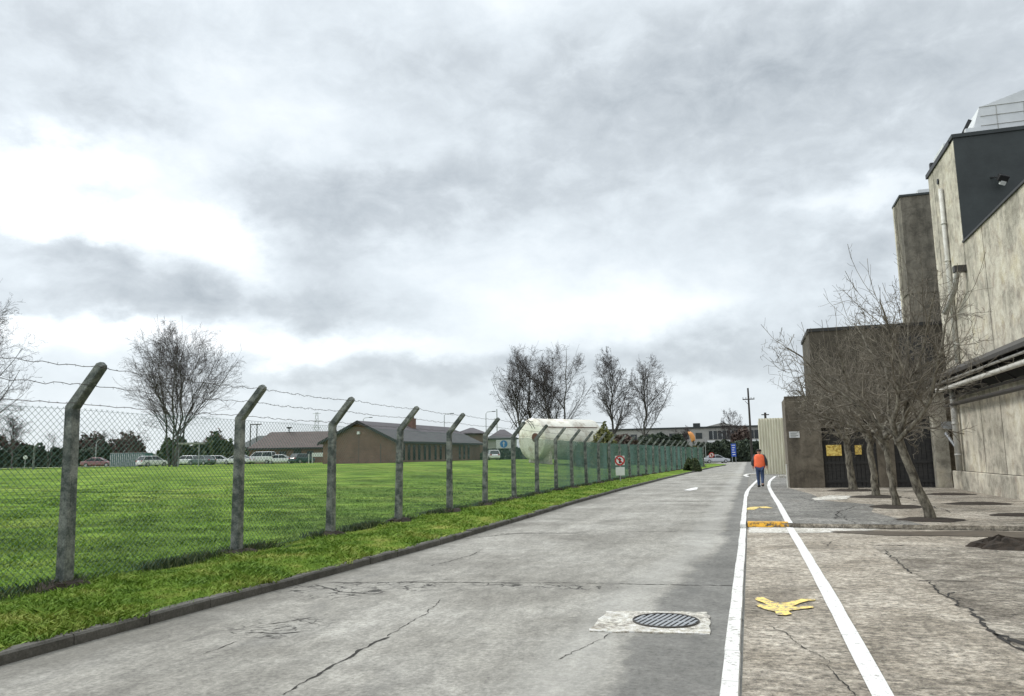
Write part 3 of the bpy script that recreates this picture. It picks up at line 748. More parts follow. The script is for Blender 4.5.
# ------------------------------------------------------------------ bare trees
def inside(P, Rr, c, rx, rz, seed, k=1.0):
    e = P[:, -1]; d = e-c; az_ = np.arctan2(d[:, 1], d[:, 0]); lob = 1+.10*np.sin(az_*3+seed)+.07*np.sin(az_*5+d[:, 2]*1.1+seed*2)
    q = np.sqrt((d[:, 0]**2+d[:, 1]**2)/rx**2+(d[:, 2]/rz)**2)/lob
    m = q < k; return P[m], Rr[m]
def birch(px, D, top, halfw, stems, seed, label, group='bare birch trees across the field', name='birch_tree', z=None, dens_=1.0, cat='tree', tmat='birch', twmat='birchtwig'):
    P = BG(px, D, z); Ht = hgt(px, top, P)-P[2]; W = halfw*D/777
    rng = np.random.RandomState(seed); t = thing(name, label, cat, P, group=group)
    St = []; n = 9; base = P
    for s in range(stems):
        az = rng.rand()*6.28; off = (np.array([math.cos(az), math.sin(az), 0])*W*.10 if stems > 1 else np.zeros(3))
        tilt = (np.array([math.cos(az), math.sin(az), 0])*W*(.16 if s == 0 else .42) if stems > 1 else rng.randn(3)*[.3, .3, 0])
        hh = Ht*(.93 if s == 0 else rng.uniform(.68, .85)); pts = []
        for k in range(n):
            f = k/(n-1); pts.append(base+off+tilt*f**1.2+np.array([0, 0, hh*f])+rng.randn(3)*[.012, .012, 0]*Ht*(k > 0))
        St.append(pts)
    P0 = np.array(St); r = Ht*.0135/math.sqrt(max(1, stems*.5)); R0_ = np.maximum(np.repeat(r*np.linspace(1, .1, n)[None], stems, 0), .012)
    w = W/Ht
    tw = max(.008, .00010*D)
    tw = max(.007, .000085*D); c_ = base+np.array([0, 0, Ht*.60]); rz_ = Ht*.40
    P1, R1 = grow(P0, R0_, int((38 if stems < 2 else 30 if stems < 3 else 22)*dens_), .18, .98, 26, 52, max(.4, 2.0*w), 7, .05, .05, .5, rng, .25, .5, .012)
    P1, R1 = inside(P1, R1, c_, W, rz_*1.15, seed, 1.05)
    P2, R2 = grow(P1, R1, max(4, int((12 if stems < 2 else 9)*dens_)), .12, 1, 18, 48, .42, 5, .07, .03, .5, rng, .35, .3, tw)
    P2, R2 = inside(P2, R2, c_, W, rz_, seed, 1.04)
    P3, R3 = grow(P2, R2, 7, .1, 1, 18, 58, .42, 4, .10, .0, .6, rng, .5, .2, tw)
    P3, R3 = inside(P3, R3, c_, W, rz_, seed, 1.06)
    P4, R4 = grow(P3, R3, 4, .2, 1, 15, 60, .5, 4, .13, -.06, .8, rng, .6, .2, tw)
    P4, R4 = inside(P4, R4, c_, W, rz_, seed, 1.09)
    V, F = join([tubes(P0, R0_, 7), tubes(P1, R1, 5)]); arr_mesh('trunk', V, F, M[tmat], t, smooth=True)
    V, F = join([tubes(P2, R2, 3), tubes(P3, R3, 3), tubes(P4, R4, 3)]); arr_mesh('crown', V, F, M[twmat], t)
    return t
birch(174, 100, 326, 60, 5, 6, 'tall multi-stemmed bare birch clump at the field edge before the car park', dens_=1.1)
birch(-42, 72, 272, 62, 3, 5, 'big bare birch at the left edge of the photo')
birch(528, 122, 349, 36, 2, 8, 'spreading bare birch with trunks rising behind the hooped end of the tank')
birch(560, 118, 339, 38, 3, 9, 'tallest bare birch, standing behind the middle of the white tank')
birch(613, 118, 350, 25, 1, 13, 'slim bare birch just right of the white tank')
birch(647, 120, 357, 30, 1, 21, 'domed bare birch behind the middle of the green fence run')
G2 = 'small bare trees far off'
birch(12, 112, 415, 20, 1, 31, 'small bare tree in the far hedge at the far left of the photo', G2, 'bare_tree', dens_=.7)
birch(48, 132, 432, 22, 2, 32, 'low bare tree just left of the first fence post', G2, 'bare_tree', dens_=.7)
birch(122, 128, 424, 26, 2, 33, 'bare tree beside the teal container', G2, 'bare_tree', dens_=.7)
birch(92, 135, 428, 18, 1, 34, 'narrow bare tree behind the maroon car', G2, 'bare_tree', dens_=.7)
birch(733, 170, 409, 15, 1, 35, 'small bare tree in front of the long pale office building', G2, 'bare_tree', z=0, dens_=.8)
birch(684, 150, 426, 14, 1, 37, 'small bare tree behind the far end of the green fence', G2, 'bare_tree', z=0, dens_=.6)

def apple(base, lean, seed, label, hh=2.1, rad=.15, spread=1.0, topf=1.0, bias=-.02):
    rng = np.random.RandomState(seed); base = np.array([base[0], base[1], RZ-.02]); t = thing('apple_tree', label, 'tree', base, group='row of bare trees in the yard')
    n = 9; pts = []
    for k in range(n):
        f = k/(n-1); pts.append(base+np.array([lean[0]*f, lean[1]*f, hh*f])+rng.randn(3)*[.018, .018, 0]*(k > 0))
    P0 = np.array([pts]); r0 = rad*np.array([1.3, 1.04, 1, .95, .9, .88, .86, .86, .8])[None]
    tip = pts[-1]; limbs = []; m = 9
    nl = 7
    for j in range(nl):
        az = j/nl*6.28+rng.rand()*.7; el = rng.uniform(.5, .9) if j % 2 else rng.uniform(.8, 1.2)
        d = np.array([math.cos(az)*math.cos(el), math.sin(az)*math.cos(el), math.sin(el)]); L = rng.uniform(2.9, 3.7)*spread*topf; q = [tip-np.array([0, 0, rng.uniform(0, .45)])]
        for k in range(1, m):
            d = d+rng.randn(3)*.17+np.array([bias, 0, .045]); d /= np.linalg.norm(d); q.append(q[-1]+d*L/(m-1))
        limbs.append(q)
    P1 = np.array(limbs); R1 = rad*.52*np.linspace(1, .28, m)[None]*rng.uniform(.75, 1.1, (nl, 1))
    P2, R2 = grow(P1, R1, 10, .12, 1, 30, 72, .44, 7, .20, .06, .55, rng, .4, .35, .006)
    P3, R3 = grow(P2, R2, 7, .1, 1, 30, 72, .48, 6, .22, .07, .6, rng, .45, .3, .0045)
    P4, R4 = grow(P3, R3, 4, .12, 1, 25, 75, .52, 4, .26, .04, .65, rng, .6, .25, .0035)
    # upright water shoots
    P5, R5 = grow(P1, R1*.35, 7, .25, 1, 20, 50, .56, 6, .10, .22, .6, rng, .4, .2, .005)
    P6, R6 = grow(P5, R5, 6, .1, .95, 25, 60, .22, 4, .15, .05, .6, rng, .5, .3, .0035)
    V, F = join([tubes(P0, r0, 12), tubes(P1, R1, 8)]); arr_mesh('trunk', V, F, M['bark'], t, smooth=True)
    for_ = tip+np.array([0, 0, 1.4*topf])
    P2, R2 = inside(P2, R2, for_, 2.75*spread, 2.3*topf, seed, 1.0); P3, R3 = inside(P3, R3, for_, 2.75*spread, 2.3*topf, seed, 1.08); P4, R4 = inside(P4, R4, for_, 2.75*spread, 2.3*topf, seed, 1.12); P5, R5 = inside(P5, R5, for_, 2.75*spread, 2.5*topf, seed, 1.3); P6, R6 = inside(P6, R6, for_, 2.75*spread, 2.5*topf, seed, 1.2)
    V, F = join([tubes(P2, R2, 5), tubes(P3, R3, 4), tubes(P4, R4, 3), tubes(P5, R5, 4), tubes(P6, R6, 3)]); arr_mesh('crown', V, F, M['twig'], t)
    return t
T1 = G(931, 520, RZ); T2 = G(897, 507, RZ); T3 = G(876, 497, RZ); T4 = G(853, 490.5, RZ)
apple(T1, (-.58, -.15), 2, 'nearest yard tree, a pale bare trunk leaning strongly towards the road', 2.0, .105, .95, 1.05, -.07)
apple(T2, (-.18, .0), 14, 'second yard tree counting from the camera, dark trunk and bare crown', 2.0, .095, .95)
apple(T3, (-.06, .0), 23, 'third yard tree counting from the camera, straight dark trunk', 2.1, .12, .95)
apple(T4, (-.08, .0), 36, 'farthest yard tree, standing before the yellow panel gate', 2.2, .145, .95)
def pit(c, rx, ry, label, seed):
    rng = random.Random(seed); mb = MB(); n = 22; V = []
    for k, (s, z) in enumerate(((1, .004), (.6, .03), (.2, .04))):
        for j in range(n):
            a = 2*math.pi*j/n; q = s*rng.uniform(.88, 1.1); V.append((c[0]+rx*q*math.cos(a), c[1]+ry*q*math.sin(a), RZ+.002+z+(rng.uniform(0, .02) if k else 0)))
    F = [(k*n+j, k*n+(j+1) % n, (k+1)*n+(j+1) % n, (k+1)*n+j) for k in range(2) for j in range(n)]+[tuple(2*n+j for j in range(n))]
    mb.add(V, F); o = mb.build('soil_pit', M['soil'], smooth=True); tag(o, label, 'soil pit', 'soil pits round the yard trees')
pit(T1, .72, .62, 'dark soil pit round the foot of the leaning tree', 1); pit(T2, .75, .75, 'dark soil pit round the second trunk from the camera', 2)
pit(T3, .85, .85, 'dark soil pit round the third trunk from the camera', 3); pit(T4, 1.0, .85, 'dark soil pit round the farthest yard trunk', 4)
pit(G(978, 504, RZ), .9, .5, 'bare soil pit without a tree, right of the leaning trunk', 5); pit(G(950, 494.5, RZ), .8, .6, 'bare soil pit without a tree, by the pillar at the wall end', 6); pit(G(1022, 515.5, RZ), .75, .4, 'bare soil pit without a tree, at the right edge of the photo', 7)
# heap of dirt by the step
hc = G(1003, 548); mb = MB(); rng = random.Random(4); n = 26; V = []; rings = 7
for k in range(rings):
    f = k/(rings-1); s = 1-f
    for j in range(n):
        a = 2*math.pi*j/n; q = s*(1+.18*math.sin(3*a+1)+.1*rng.uniform(-1, 1)); V.append((hc[0]+.25+(.78*q)*math.cos(a)-.3*f, hc[1]+.34*q*math.sin(a), .005+.17*(f**.55)*(1+.30*rng.uniform(-1, 1))))
mb.add(V, [(k*n+j, k*n+(j+1) % n, (k+1)*n+(j+1) % n, (k+1)*n+j) for k in range(rings-1) for j in range(n)])
tag(mb.build('dirt_heap', M['soil']), 'low heap of dark dirt lying on the pale strip before the step', 'dirt heap')

# ------------------------------------------------------------------ factory building
fb = thing('factory_building', 'tall weathered concrete factory wall with dark upper end and white rooftop', 'building', (WX, 30, 0))
Y1, Y2, H1, H2 = 31.0, 35.25, 9.1, 13.15
mb = MB(); mb.box((WX+.06, -12, RZ-.05), (WX+14, Y1-.02, H1-.05), 1)
seams = [-12, -6.4, -1, 5, 11, 17, 22.9, 28.72, Y1]
for a, b in zip(seams[:-1], seams[1:]):
    mb.box((WX, a+.035, 4.85), (WX+.2, b-.035, H1), 0)
    mb.box((WX, a+.035, .82), (WX+.2, b-.035, 4.80), 0)
mb.build('wall', [M['wall'], M['joint']], fb)
mb = MB(); mb.box((WX+.06, Y1+.3, 3.9), (WX+16, Y2+.05, H2-.05), 1)
mb.box((WX+.06, Y1-.02, RZ-.05), (WX+6, Y2+.04, 5), 1)
for a, b in ((Y1+.03, 34.35), (34.42, Y2)):
    mb.box((WX, a, .82), (WX+.3, b, H2-.1), 0)
mb.box((WX+.3, Y2-.25, .8), (WX+15.9, Y2+.1, H2-.12), 0)
mb.build('tall_wall', [M['wall'], M['joint']], fb)
mb = MB(); mb.box((WX-.13, -12, RZ-.05), (WX+.3, Y2+.06, .80)); bevel(mb.build('plinth', M['wall'], fb), .03, 2)
mb = MB(); mb.box((WX+.012, Y1-.012, H1-1), (WX+16, Y1+.28, H2)); mb.box((WX-.05, Y1-.06, H2-.02), (WX+16.05, Y1+.4, H2+.12)); mb.build('dark_gable_cladding', M['slate'], fb)
mb = MB()
mb.box((WX-.06, -12, H1), (WX+.4, Y1-.07, H1+.07)); mb.box((WX-.06, Y1+.41, H2-.08), (WX+.35, Y2+.14, H2+.10)); mb.build('coping', M['black'], fb)
# white rooftop structures: monitor with sloping shoulder
mb = MB(); zr = H2+.13
yr0, yr1 = Y1+.5, Y1+3.6; x0 = WX+.75
prof = [(x0+.0, zr), (x0+.36, zr+1.12), (x0+2.0, zr+1.62), (x0+5, zr+2.5), (x0+15, zr+2.5), (x0+15, zr)]
V = [(a, yr0, b) for a, b in prof]+[(a, yr1, b) for a, b in prof]; n = len(prof)
mb.add(V, [tuple(range(n)), tuple(range(2*n-1, n-1, -1))]+[(i, i+n, (i+1) % n+n, (i+1) % n) for i in range(n)])
for k in range(1, 5): mb.box((x0+.9*k, yr0-.02, zr+.01), (x0+.9*k+.018, yr0-.001, zr+1.1), 1)
for z in (.38, .75, 1.12): mb.box((x0+.35, yr0-.02, zr+z), (x0+12, yr0-.002, zr+z+.015), 1)
mb.box((x0-.25, yr0-.3, zr), (x0+.28, yr0-.04, zr+.24), 0)
mb.build('rooftop_cladding', [M['whiteclad'], M['greypipe']], fb)
mb = MB(); mb.plate((x0-.42, yr0-.08, zr), (1, 0, 0), (0, 0, 1), [(0, 0), (.12, 0), (.48, .62), (.36, .68)], -.1); mb.build('roof_bracket', M['black'], fb)
mb = MB(); mb.box((WX+.2, Y1+2.2, H2+.1), (WX+1.5, Y2-.3, H2+.62)); mb.build('rooftop_hatch', M['whiteclad'], fb)
mb = MB(); mb.box((WX+.02, Y2-.5, H2+.1), (WX+.16, Y2-.3, H2+.42)); mb.build('roof_bracket', M['black'], fb)
# pipe canopy
CX = 7.15
mb = MB()
def slat(mb, y0, y1, x0, x1, z0, z1, th, mi=0):
    """sloping board from (x0,z0) to (x1,z1)"""
    V = [(x0, y0, z0), (x1, y0, z1), (x1, y1, z1), (x0, y1, z0), (x0, y0, z0+th), (x1, y0, z1+th), (x1, y1, z1+th), (x0, y1, z0+th)]
    mb.add(V, [(3, 2, 1, 0), (4, 5, 6, 7), (0, 1, 5, 4), (1, 2, 6, 5), (2, 3, 7, 6), (3, 0, 4, 7)], mi)
slat(mb, -12, 37.0, CX, WX+.02, 4.42, 4.85, .05)
mb.box((CX-.03, -12, 4.34), (CX+.03, 37.0, 4.46))
mb.build('canopy', M['darkpipe'], fb)
mb = MB(); y = -11
while y < 36:
    mb = MB(); mb.box((CX+.03, y, 4.30), (WX, y+.07, 4.38)); mb.tube([(CX+.05, y+.03, 4.29), (WX-.02, y+.03, 3.75)], .025, 5); mb.build('canopy_bracket', M['black'], fb); y += 1.35
mb = MB()
mb.tube([(7.38, -12, 4.05), (7.38, 34.6, 3.98), (7.38, 34.7, 3.96), (7.38, 34.72, 4.25)], .085, 10)
mb.build('pipe', M['whitepipe'], fb, smooth=True)
mb = MB()
for xx, zz, rr in ((7.6, 4.12, .06), (7.25, 4.22, .045)): mb.tube([(xx, -12, zz+.04), (xx, 36.2, zz)], rr, 8)
mb.build('pipe', M['greypipe'], fb, smooth=True)
mb = MB(); mb.tube([(7.66, -12, 3.42), (7.66, 34.9, 3.38)], .075, 8); mb.tube([(7.7, -12, 3.7), (7.7, 34.9, 3.66)], .045, 8); mb.build('pipe', M['darkpipe'], fb, smooth=True)
mb = MB(); mb.tube([(7.72, 33.9, .82), (7.72, 33.9, 4.6)], .11, 10)
for z in (1.4, 2.6, 3.3): mb.tube([(7.72, 33.9, z), (7.72, 33.9, z+.08)], .135, 10)
mb.build('downpipe', M['greypipe'], fb, smooth=True)
mb = MB(); mb.tube([(7.80, 33.0, 4.9), (7.80, 33.0, 11.85)], .085, 10)
for z in (5.6, 7.3, 8.9, 10.4): mb.tube([(7.80, 33.0, z), (7.80, 33.0, z+.07)], .105, 10)
mb.build('downpipe', M['whitepipe'], fb, smooth=True)
mb = MB(); mb.tube([(7.95, 31.05, 8.15), (7.62, 31.05, 8.1), (7.58, 31.2, 7.75), (7.58, 31.5, 7.5), (7.58, 32.6, 7.05), (7.6, 33.3, 6.95)], .10, 10); mb.build('drain_pipe', M['greypipe'], fb, smooth=True)
mb = MB(); mb.box((7.5, 30.9, 8.05), (7.92, 31.2, 8.28)); mb.build('pipe_hopper', M['darkpipe'], fb)
mb = MB(); mb.tube([(WX-.01, 33.6, 12.35), (WX-.05, 33.6, 12.35)], .12, 10); mb.build('vent_hole', M['black'], fb)
mb = MB(); mb.box((WX-.03, -12, 3.78), (WX-.004, 36.2, 4.7)); mb.build('painted_canopy_shade', M['dark'], fb)  # dark strip added on the wall to stand for shade under the canopy
mb = MB()
for yy in (13.9, 19.4, 25.6): mb.tube([(7.87, yy, .85), (7.87, yy, 3.7)], .03, 6)
mb.build('conduit', M['greypipe'], fb)
# junction box and little strut at the end of the wall
mb = MB(); mb.box((7.45, 34.5, 2.45), (7.95, 34.95, 2.75)); mb.tube([(7.5, 34.6, 2.3), (7.75, 34.2, 1.7)], .06, 8); mb.build('cable_box', M['galv'], fb)
# floodlight on the dark gable
fl = thing('floodlight', 'silver floodlight on an arm high on the dark gable', 'floodlight', tuple(PY(1003, 178, Y1-.35)))
fp = Vector(PY(1003, 178, Y1-.35)); mb = MB(); mb.tube([fp+Vector((-.3, .36, .18)), fp+Vector((-.1, .0, .05)), fp], .03, 6); mb.build('arm', M['black'], fl)
mb = MB(); rt = Matrix.Rotation(R(35), 3, 'X')@Matrix.Rotation(R(20), 3, 'Y'); mb.box(fp-Vector((.17, .1, .12)), fp+Vector((.17, .1, .12)), rot=rt); bevel(mb.build('lamp_body', M['black'], fl), .02, 2)
mb = MB(); mb.box(fp+Vector((-.05, -.12, -.22)), fp+Vector((.13, .02, -.08)), rot=rt, piv=fp); mb.build('lamp_glass', M['metalsign'], fl)

# tower
tw = thing('concrete_tower', 'square grey concrete stair tower rising behind the tall wall', 'building', (8.2, 43, 0))
mb = MB(); mb.box((8.25, 43.0, 0), (14.5, 45.0, 14.72)); mb.box((8.2, 42.96, 9.6), (14.5, 45.02, 9.72)); mb.build('wall', M['tower'], tw)
mb = MB(); mb.box((8.14, 44.3, 0), (8.24, 44.6, 14.6)); mb.build('corner_column', M['wall'], tw)
mb = MB(); mb.box((8.2, 42.95, 14.73), (14.55, 45.1, 14.84)); mb.build('coping', M['slate'], tw)
mb = MB(); mb.box((9.2, 43.4, 14.85), (12, 44.8, 15.15)); mb.build('rooftop_cladding', M['whiteclad'], tw)
# annex with gates
AY = 36.5
an = thing('concrete_annex', 'low dark rendered building behind the yard trees with two gateways', 'building', (1.6, AY, 0))
mb = MB()
D1, D2, D3, D4, ZT = 3.05, 5.22, 5.9, 7.5, 2.7
mb.box((1.6, AY, 0), (D1, AY+.35, 4.05)); mb.box((D2, AY, 0), (D3, AY+.35, 4.05)); mb.box((D1, AY, ZT), (D2, AY+.35, 4.05)); mb.box((D3, AY, 3.1), (D4, AY+.35, 4.05)); mb.box((D4, AY, 0), (8.4, AY+.35, 4.05))
mb.box((1.6, AY+.351, 0), (1.9, AY+3.0, 4.04)); mb.box((1.901, AY+.36, 3.85), (8.4, AY+3.0, 4.0)); mb.box((1.901, AY+2.7, 0), (8.4, AY+3.0, 3.84))
mb.build('wall', M['wall_dark'], an)
mb = MB(); mb.box((1.6, AY-.03, 4.052), (8.4, AY+.4, 4.12)); mb.build('parapet', M['wall_brown'], an)
mb = MB(); mb.box((7.35, AY-.55, RZ-.04), (7.88, AY-.01, 4.0)); mb.build('pillar', M['wall'], an)
mb = MB(); mb.box((5.95, AY-.05, 3.12), (7.34, AY-.01, 3.75)); mb.build('lintel', M['wall'], an)
for a, b, zt in ((D1, D2, ZT), (D3, D4, 3.1)):
    mb = MB(); n = int((b-a)/.16); w = (b-a)/n
    for k in range(n): mb.box((a+k*w+.008, AY+.16, RZ), (a+(k+1)*w-.008, AY+.2+random.uniform(0, .02), 1.95))
    mb.box((a+.01, AY+.12, 1.1), (b-.01, AY+.158, 1.22)); mb.box((a+.01, AY+.12, .3), (b-.01, AY+.158, .42)); mb.box((a+.01, AY+.24, .1), (b-.01, AY+.3, zt-.01))
    mb.build('gate', M['dark'], an)
mb = MB(); mb.box((3.2, AY+.05, 1.46), (3.82, AY+.11, 1.93)); mb.build('yellow_panel', M['yellow'], an)
mb = MB(); mb.box((4.36, AY+.05, 1.5), (4.62, AY+.11, 1.9)); mb.build('yellow_panel', M['yellow'], an)
for k in range(5): pass
mid = thing('brown_block', 'taller windowless brown building rising over the low annex', 'building', (2.8, AY+.8, 0))
mb = MB(); mb.box((2.86, AY+.6, 4.02), (WX+.5, AY+5.0, 7.05)); mb.build('wall', M['wall_brown'], mid)
mb = MB(); mb.box((2.80, AY+.55, 7.051), (WX+.5, AY+5.0, 7.2)); mb.box((6.55, AY+.52, 4.3), (7.85, AY+.598, 6.6)); mb.build('parapet', M['dark'], mid)
ws = thing('wall_sign', 'small white notice on the annex corner by the cream fence', 'sign', (1.9, AY-.03, 2.4))
mb = MB(); mb.box((1.71, AY-.04, 2.28), (2.14, AY-.005, 2.55)); mb.build('board', M['metalsign'], ws)
mb = MB()
for z, a, b in ((2.49, 1.76, 2.08), (2.44, 1.76, 2.02), (2.38, 1.76, 2.09), (2.32, 1.76, 1.98)): mb.box((a, AY-.046, z-.008), (b, AY-.041, z+.012))
mb.build('lettering', M['slate'], ws)
# corrugated fence
cf = thing('corrugated_fence', 'tall cream corrugated metal screen at the end of the footpath', 'fence', (.74, 59.2, 0))
mcf = pm('cream_corrugated_sheet', srgb(222, 218, 198), srgb(192, 188, 168), 1.5, .55, stretch=(3, 3, .4))
V = []; F = []; xs = np.arange(.72, 3.9, .035)
for x in xs:
    yv = 59.2+.055*(1 if (x*5.2) % 1 < .5 else -1)*min(1, 4*min((x*5.2) % .5, .5-(x*5.2) % .5)+.2)
    V += [(x, yv, .1), (x, yv, 4.12), (x, yv+.012, .1), (x, yv+.012, 4.12)]
for i in range(len(xs)-1): a = 4*i; F += [(a, a+4, a+5, a+1), (a+2, a+3, a+7, a+6), (a+1, a+5, a+7, a+3)]
mb = MB(); mb.add(V, F); mb.build('corrugated_sheet', mcf, cf)
mb = MB()
for x in (.9, 2.3, 3.7): mb.box((x, 59.3, 0), (x+.1, 59.42, 4.0))
for z in (.6, 2.0, 3.6): mb.box((.75, 59.27, z), (3.85, 59.3, z+.08))
mb.build('frame', M['galv'], cf)
mb = MB(); mb.box((.75, 59.3, .1), (.8, 66, 4.1)); mb.build('return_panel', mcf, cf)
mb = MB(); mb.box((1.6, 50.6, RZ), (5, 51.2, RZ+.16)); tag(mb.build('path_kerb', M['pale']), 'pale kerb across the path in front of the cream screen', kind='structure')
mb = MB(); mb.tube([(1.5, 36.3, RZ), (1.5, 36.3, 1.1)], .035, 8); mb.tube([(1.5, 36.3, 1.1), (1.5, 36.3, 1.13)], .045, 8)
bo = mb.build('marker_post', M['whitepipe']); tag(bo, 'thin white post at the corner of the annex', 'post')

# ------------------------------------------------------------------ person
def skinned(name, joints, edges, mat, parent, sub=2, root=0, mtx=None):
    me = bpy.data.meshes.new(name); me.from_pydata([j[0] for j in joints], edges, []); o = bpy.data.objects.new(name+'_t', me); COL.objects.link(o)
    sk = o.modifiers.new('s', 'SKIN'); sk.use_smooth_shade = True; 
    lay = me.skin_vertices[0].data if me.skin_vertices else None
    if lay is None:
        bm = __import__('bmesh').new(); bm.from_mesh(me); bm.verts.layers.skin.verify(); bm.to_mesh(me); bm.free(); lay = me.skin_vertices[0].data
    for i, j in enumerate(joints):
        r = j[1]; lay[i].radius = (r, r) if not hasattr(r, '__len__') else r; lay[i].use_root = (i == root)
    ss = o.modifiers.new('u', 'SUBSURF'); ss.levels = sub; ss.render_levels = sub
    dg = bpy.context.evaluated_depsgraph_get(); ev = o.evaluated_get(dg); m2 = bpy.data.meshes.new_from_object(ev)
    bpy.data.objects.remove(o); m2.name = name; m2.materials.clear()
    return link(name, m2, mat, parent, True)
M['skin'] = pm('skin', (.5, .3, .22), (.42, .25, .18), 8, .6)
M['hivis'] = pm('orange_hi_vis_fabric', (1.0, .19, .07), (.9, .14, .05), 9, .7, .004)
M['reflect'] = pm('silver_reflective_tape', (.7, .55, .45), (.6, .45, .38), 9, .4)
M['jeans'] = pm('blue_denim', (.055, .09, .18), (.03, .05, .11), 7, .85, .004)
M['jacket'] = pm('dark_grey_jacket', (.05, .055, .065), (.03, .033, .04), 7, .8)
M['hair'] = pm('dark_brown_hair', (.03, .022, .018), (.015, .012, .01), 20, .7)
M['shoe'] = pm('black_shoes', (.015, .015, .016), (.01, .01, .01), 8, .5)
pp_ = G(761, 487.2, RZ)
pe = thing('person', 'person in an orange hi-vis vest and blue jeans walking away along the footpath', 'person', (pp_[0], pp_[1], RZ), R(-3))
# joints local: x right, y forward (away), z up
Hh = {}
J = [((0, 0, .93), (.15, .10)), ((0, .0, 1.08), (.14, .095)), ((0, .01, 1.28), (.165, .11)), ((0, .01, 1.42), (.13, .09)), ((0, .015, 1.49), .058), ((0, .03, 1.56), (.088, .10)), ((0, .035, 1.64), (.10, .12)), ((0, .03, 1.70), (.08, .09)),
     ((-.20, .01, 1.41), .066), ((-.285, -.03, 1.16), .052), ((-.30, .06, .93), .036), ((-.30, .08, .86), (.022, .036)),
     ((.20, .01, 1.41), .066), ((.295, -.05, 1.17), .052), ((.315, -.04, .93), .036), ((.315, -.03, .86), (.022, .036)),
     ((-.09, .0, .86), .088), ((-.095, .07, .48), .058), ((-.09, .10, .10), .042), ((-.09, .20, .045), .036),
     ((.09, .0, .86), .088), ((.095, .0, .47), .058), ((.09, -.20, .14), .042), ((.09, -.12, .05), .036)]
Ed = [(0, 1), (1, 2), (2, 3), (3, 4), (4, 5), (5, 6), (6, 7), (3, 8), (8, 9), (9, 10), (10, 11), (3, 12), (12, 13), (13, 14), (14, 15), (0, 16), (16, 17), (17, 18), (18, 19), (0, 20), (20, 21), (21, 22), (22, 23)]
for hb, sx in ((11, -1), (15, 1)):
    bx, by, bz = J[hb][0]
    for q, (dy, ln) in enumerate(((-.026, .062), (-.009, .072), (.009, .075), (.026, .068))):
        i0 = len(J); J.append(((bx, by+dy, bz-.045), .0095)); J.append(((bx-sx*.006, by+dy*1.1+.004, bz-.045-ln*.55), .0085)); J.append(((bx-sx*.02, by+dy*1.1+.008, bz-.045-ln), .007)); Ed += [(hb, i0), (i0, i0+1), (i0+1, i0+2)]
    i0 = len(J); J.append(((bx-sx*.01, by+.045, bz-.01), .011)); J.append(((bx-sx*.018, by+.062, bz-.045), .009)); Ed += [(hb, i0), (i0, i0+1)]
skinned('body', J, Ed, M['skin'], pe)
g_ = .014
def inf(i, k=g_, dz=0):
    r = J[i][1]; r = (r[0]+k, r[1]+k) if hasattr(r, '__len__') else r+k
    p = J[i][0]; return ((p[0], p[1], p[2]+dz), r)
skinned('jeans', [((0, 0, .93), (.19, .14)), inf(16, .03), inf(17, .026), ((-.09, .10, .075), .058), inf(20, .03), inf(21, .026), ((.09, -.195, .15), .056)], [(0, 1), (1, 2), (2, 3), (0, 4), (4, 5), (5, 6)], M['jeans'], pe)
skinned('jacket', [((0, 0, .90), (.165, .115)), inf(1, .018), inf(2, .016), inf(3, .02), ((0, .015, 1.49), .07), inf(8, .018), inf(9, .02), ((-.30, .05, .94), .05), inf(12, .018), inf(13, .02), ((.315, -.04, .94), .05)], [(0, 1), (1, 2), (2, 3), (3, 4), (3, 5), (5, 6), (6, 7), (3, 8), (8, 9), (9, 10)], M['jacket'], pe)
ve = skinned('vest', [((0, 0, .77), (.29, .19)), ((0, .0, 1.06), (.27, .19)), ((0, .01, 1.28), (.31, .19)), ((0, .01, 1.45), (.27, .15)), ((0, .015, 1.49), (.15, .11))], [(0, 1), (1, 2), (2, 3), (3, 4)], M['hivis'], pe)
mb = MB()
for z, rx, ry in ((1.0, .232, .152), (1.2, .240, .156)):
    P = [(rx*math.cos(a)*1.0, ry*math.sin(a), z) for a in np.linspace(0, 2*math.pi, 25)]
    for (a, b) in zip(P[:-1], P[1:]): mb.add([(a[0], a[1], z-.022), (b[0], b[1], z-.022), (b[0], b[1], z+.022), (a[0], a[1], z+.022)], [(0, 1, 2, 3)])
mb.build('reflective_band', M['reflect'], ve, world=False)
skinned('hair', [((0, .012, 1.59), (.10, .10)), ((0, .02, 1.66), (.125, .13)), ((0, .02, 1.73), (.10, .11))], [(0, 1), (1, 2)], M['hair'], pe)
for (x, y, z, tl) in ((-.09, .10, .0, 0), (.09, -.17, .06, 1)):
    f = skinned('shoe', [((x, y-.05, z+.06), (.07, .075)), ((x, y+.05, z+.055), (.075, .065)), ((x, y+.15, z+(.045 if not tl else -.005)), (.07, .05))], [(0, 1), (1, 2)], M['shoe'], pe)
# face details (turned away): nose and ears
mb = MB()
for s in (-1, 1):
    P = [(s*(.078+.006*math.sin(a)), .03+.016*math.cos(a), 1.63+.028*math.sin(a)) for a in np.linspace(0, 2*math.pi, 11)]
    mb.tube(P, .007, 5, caps=False)
mb.build('ear', M['skin'], pe, world=False)

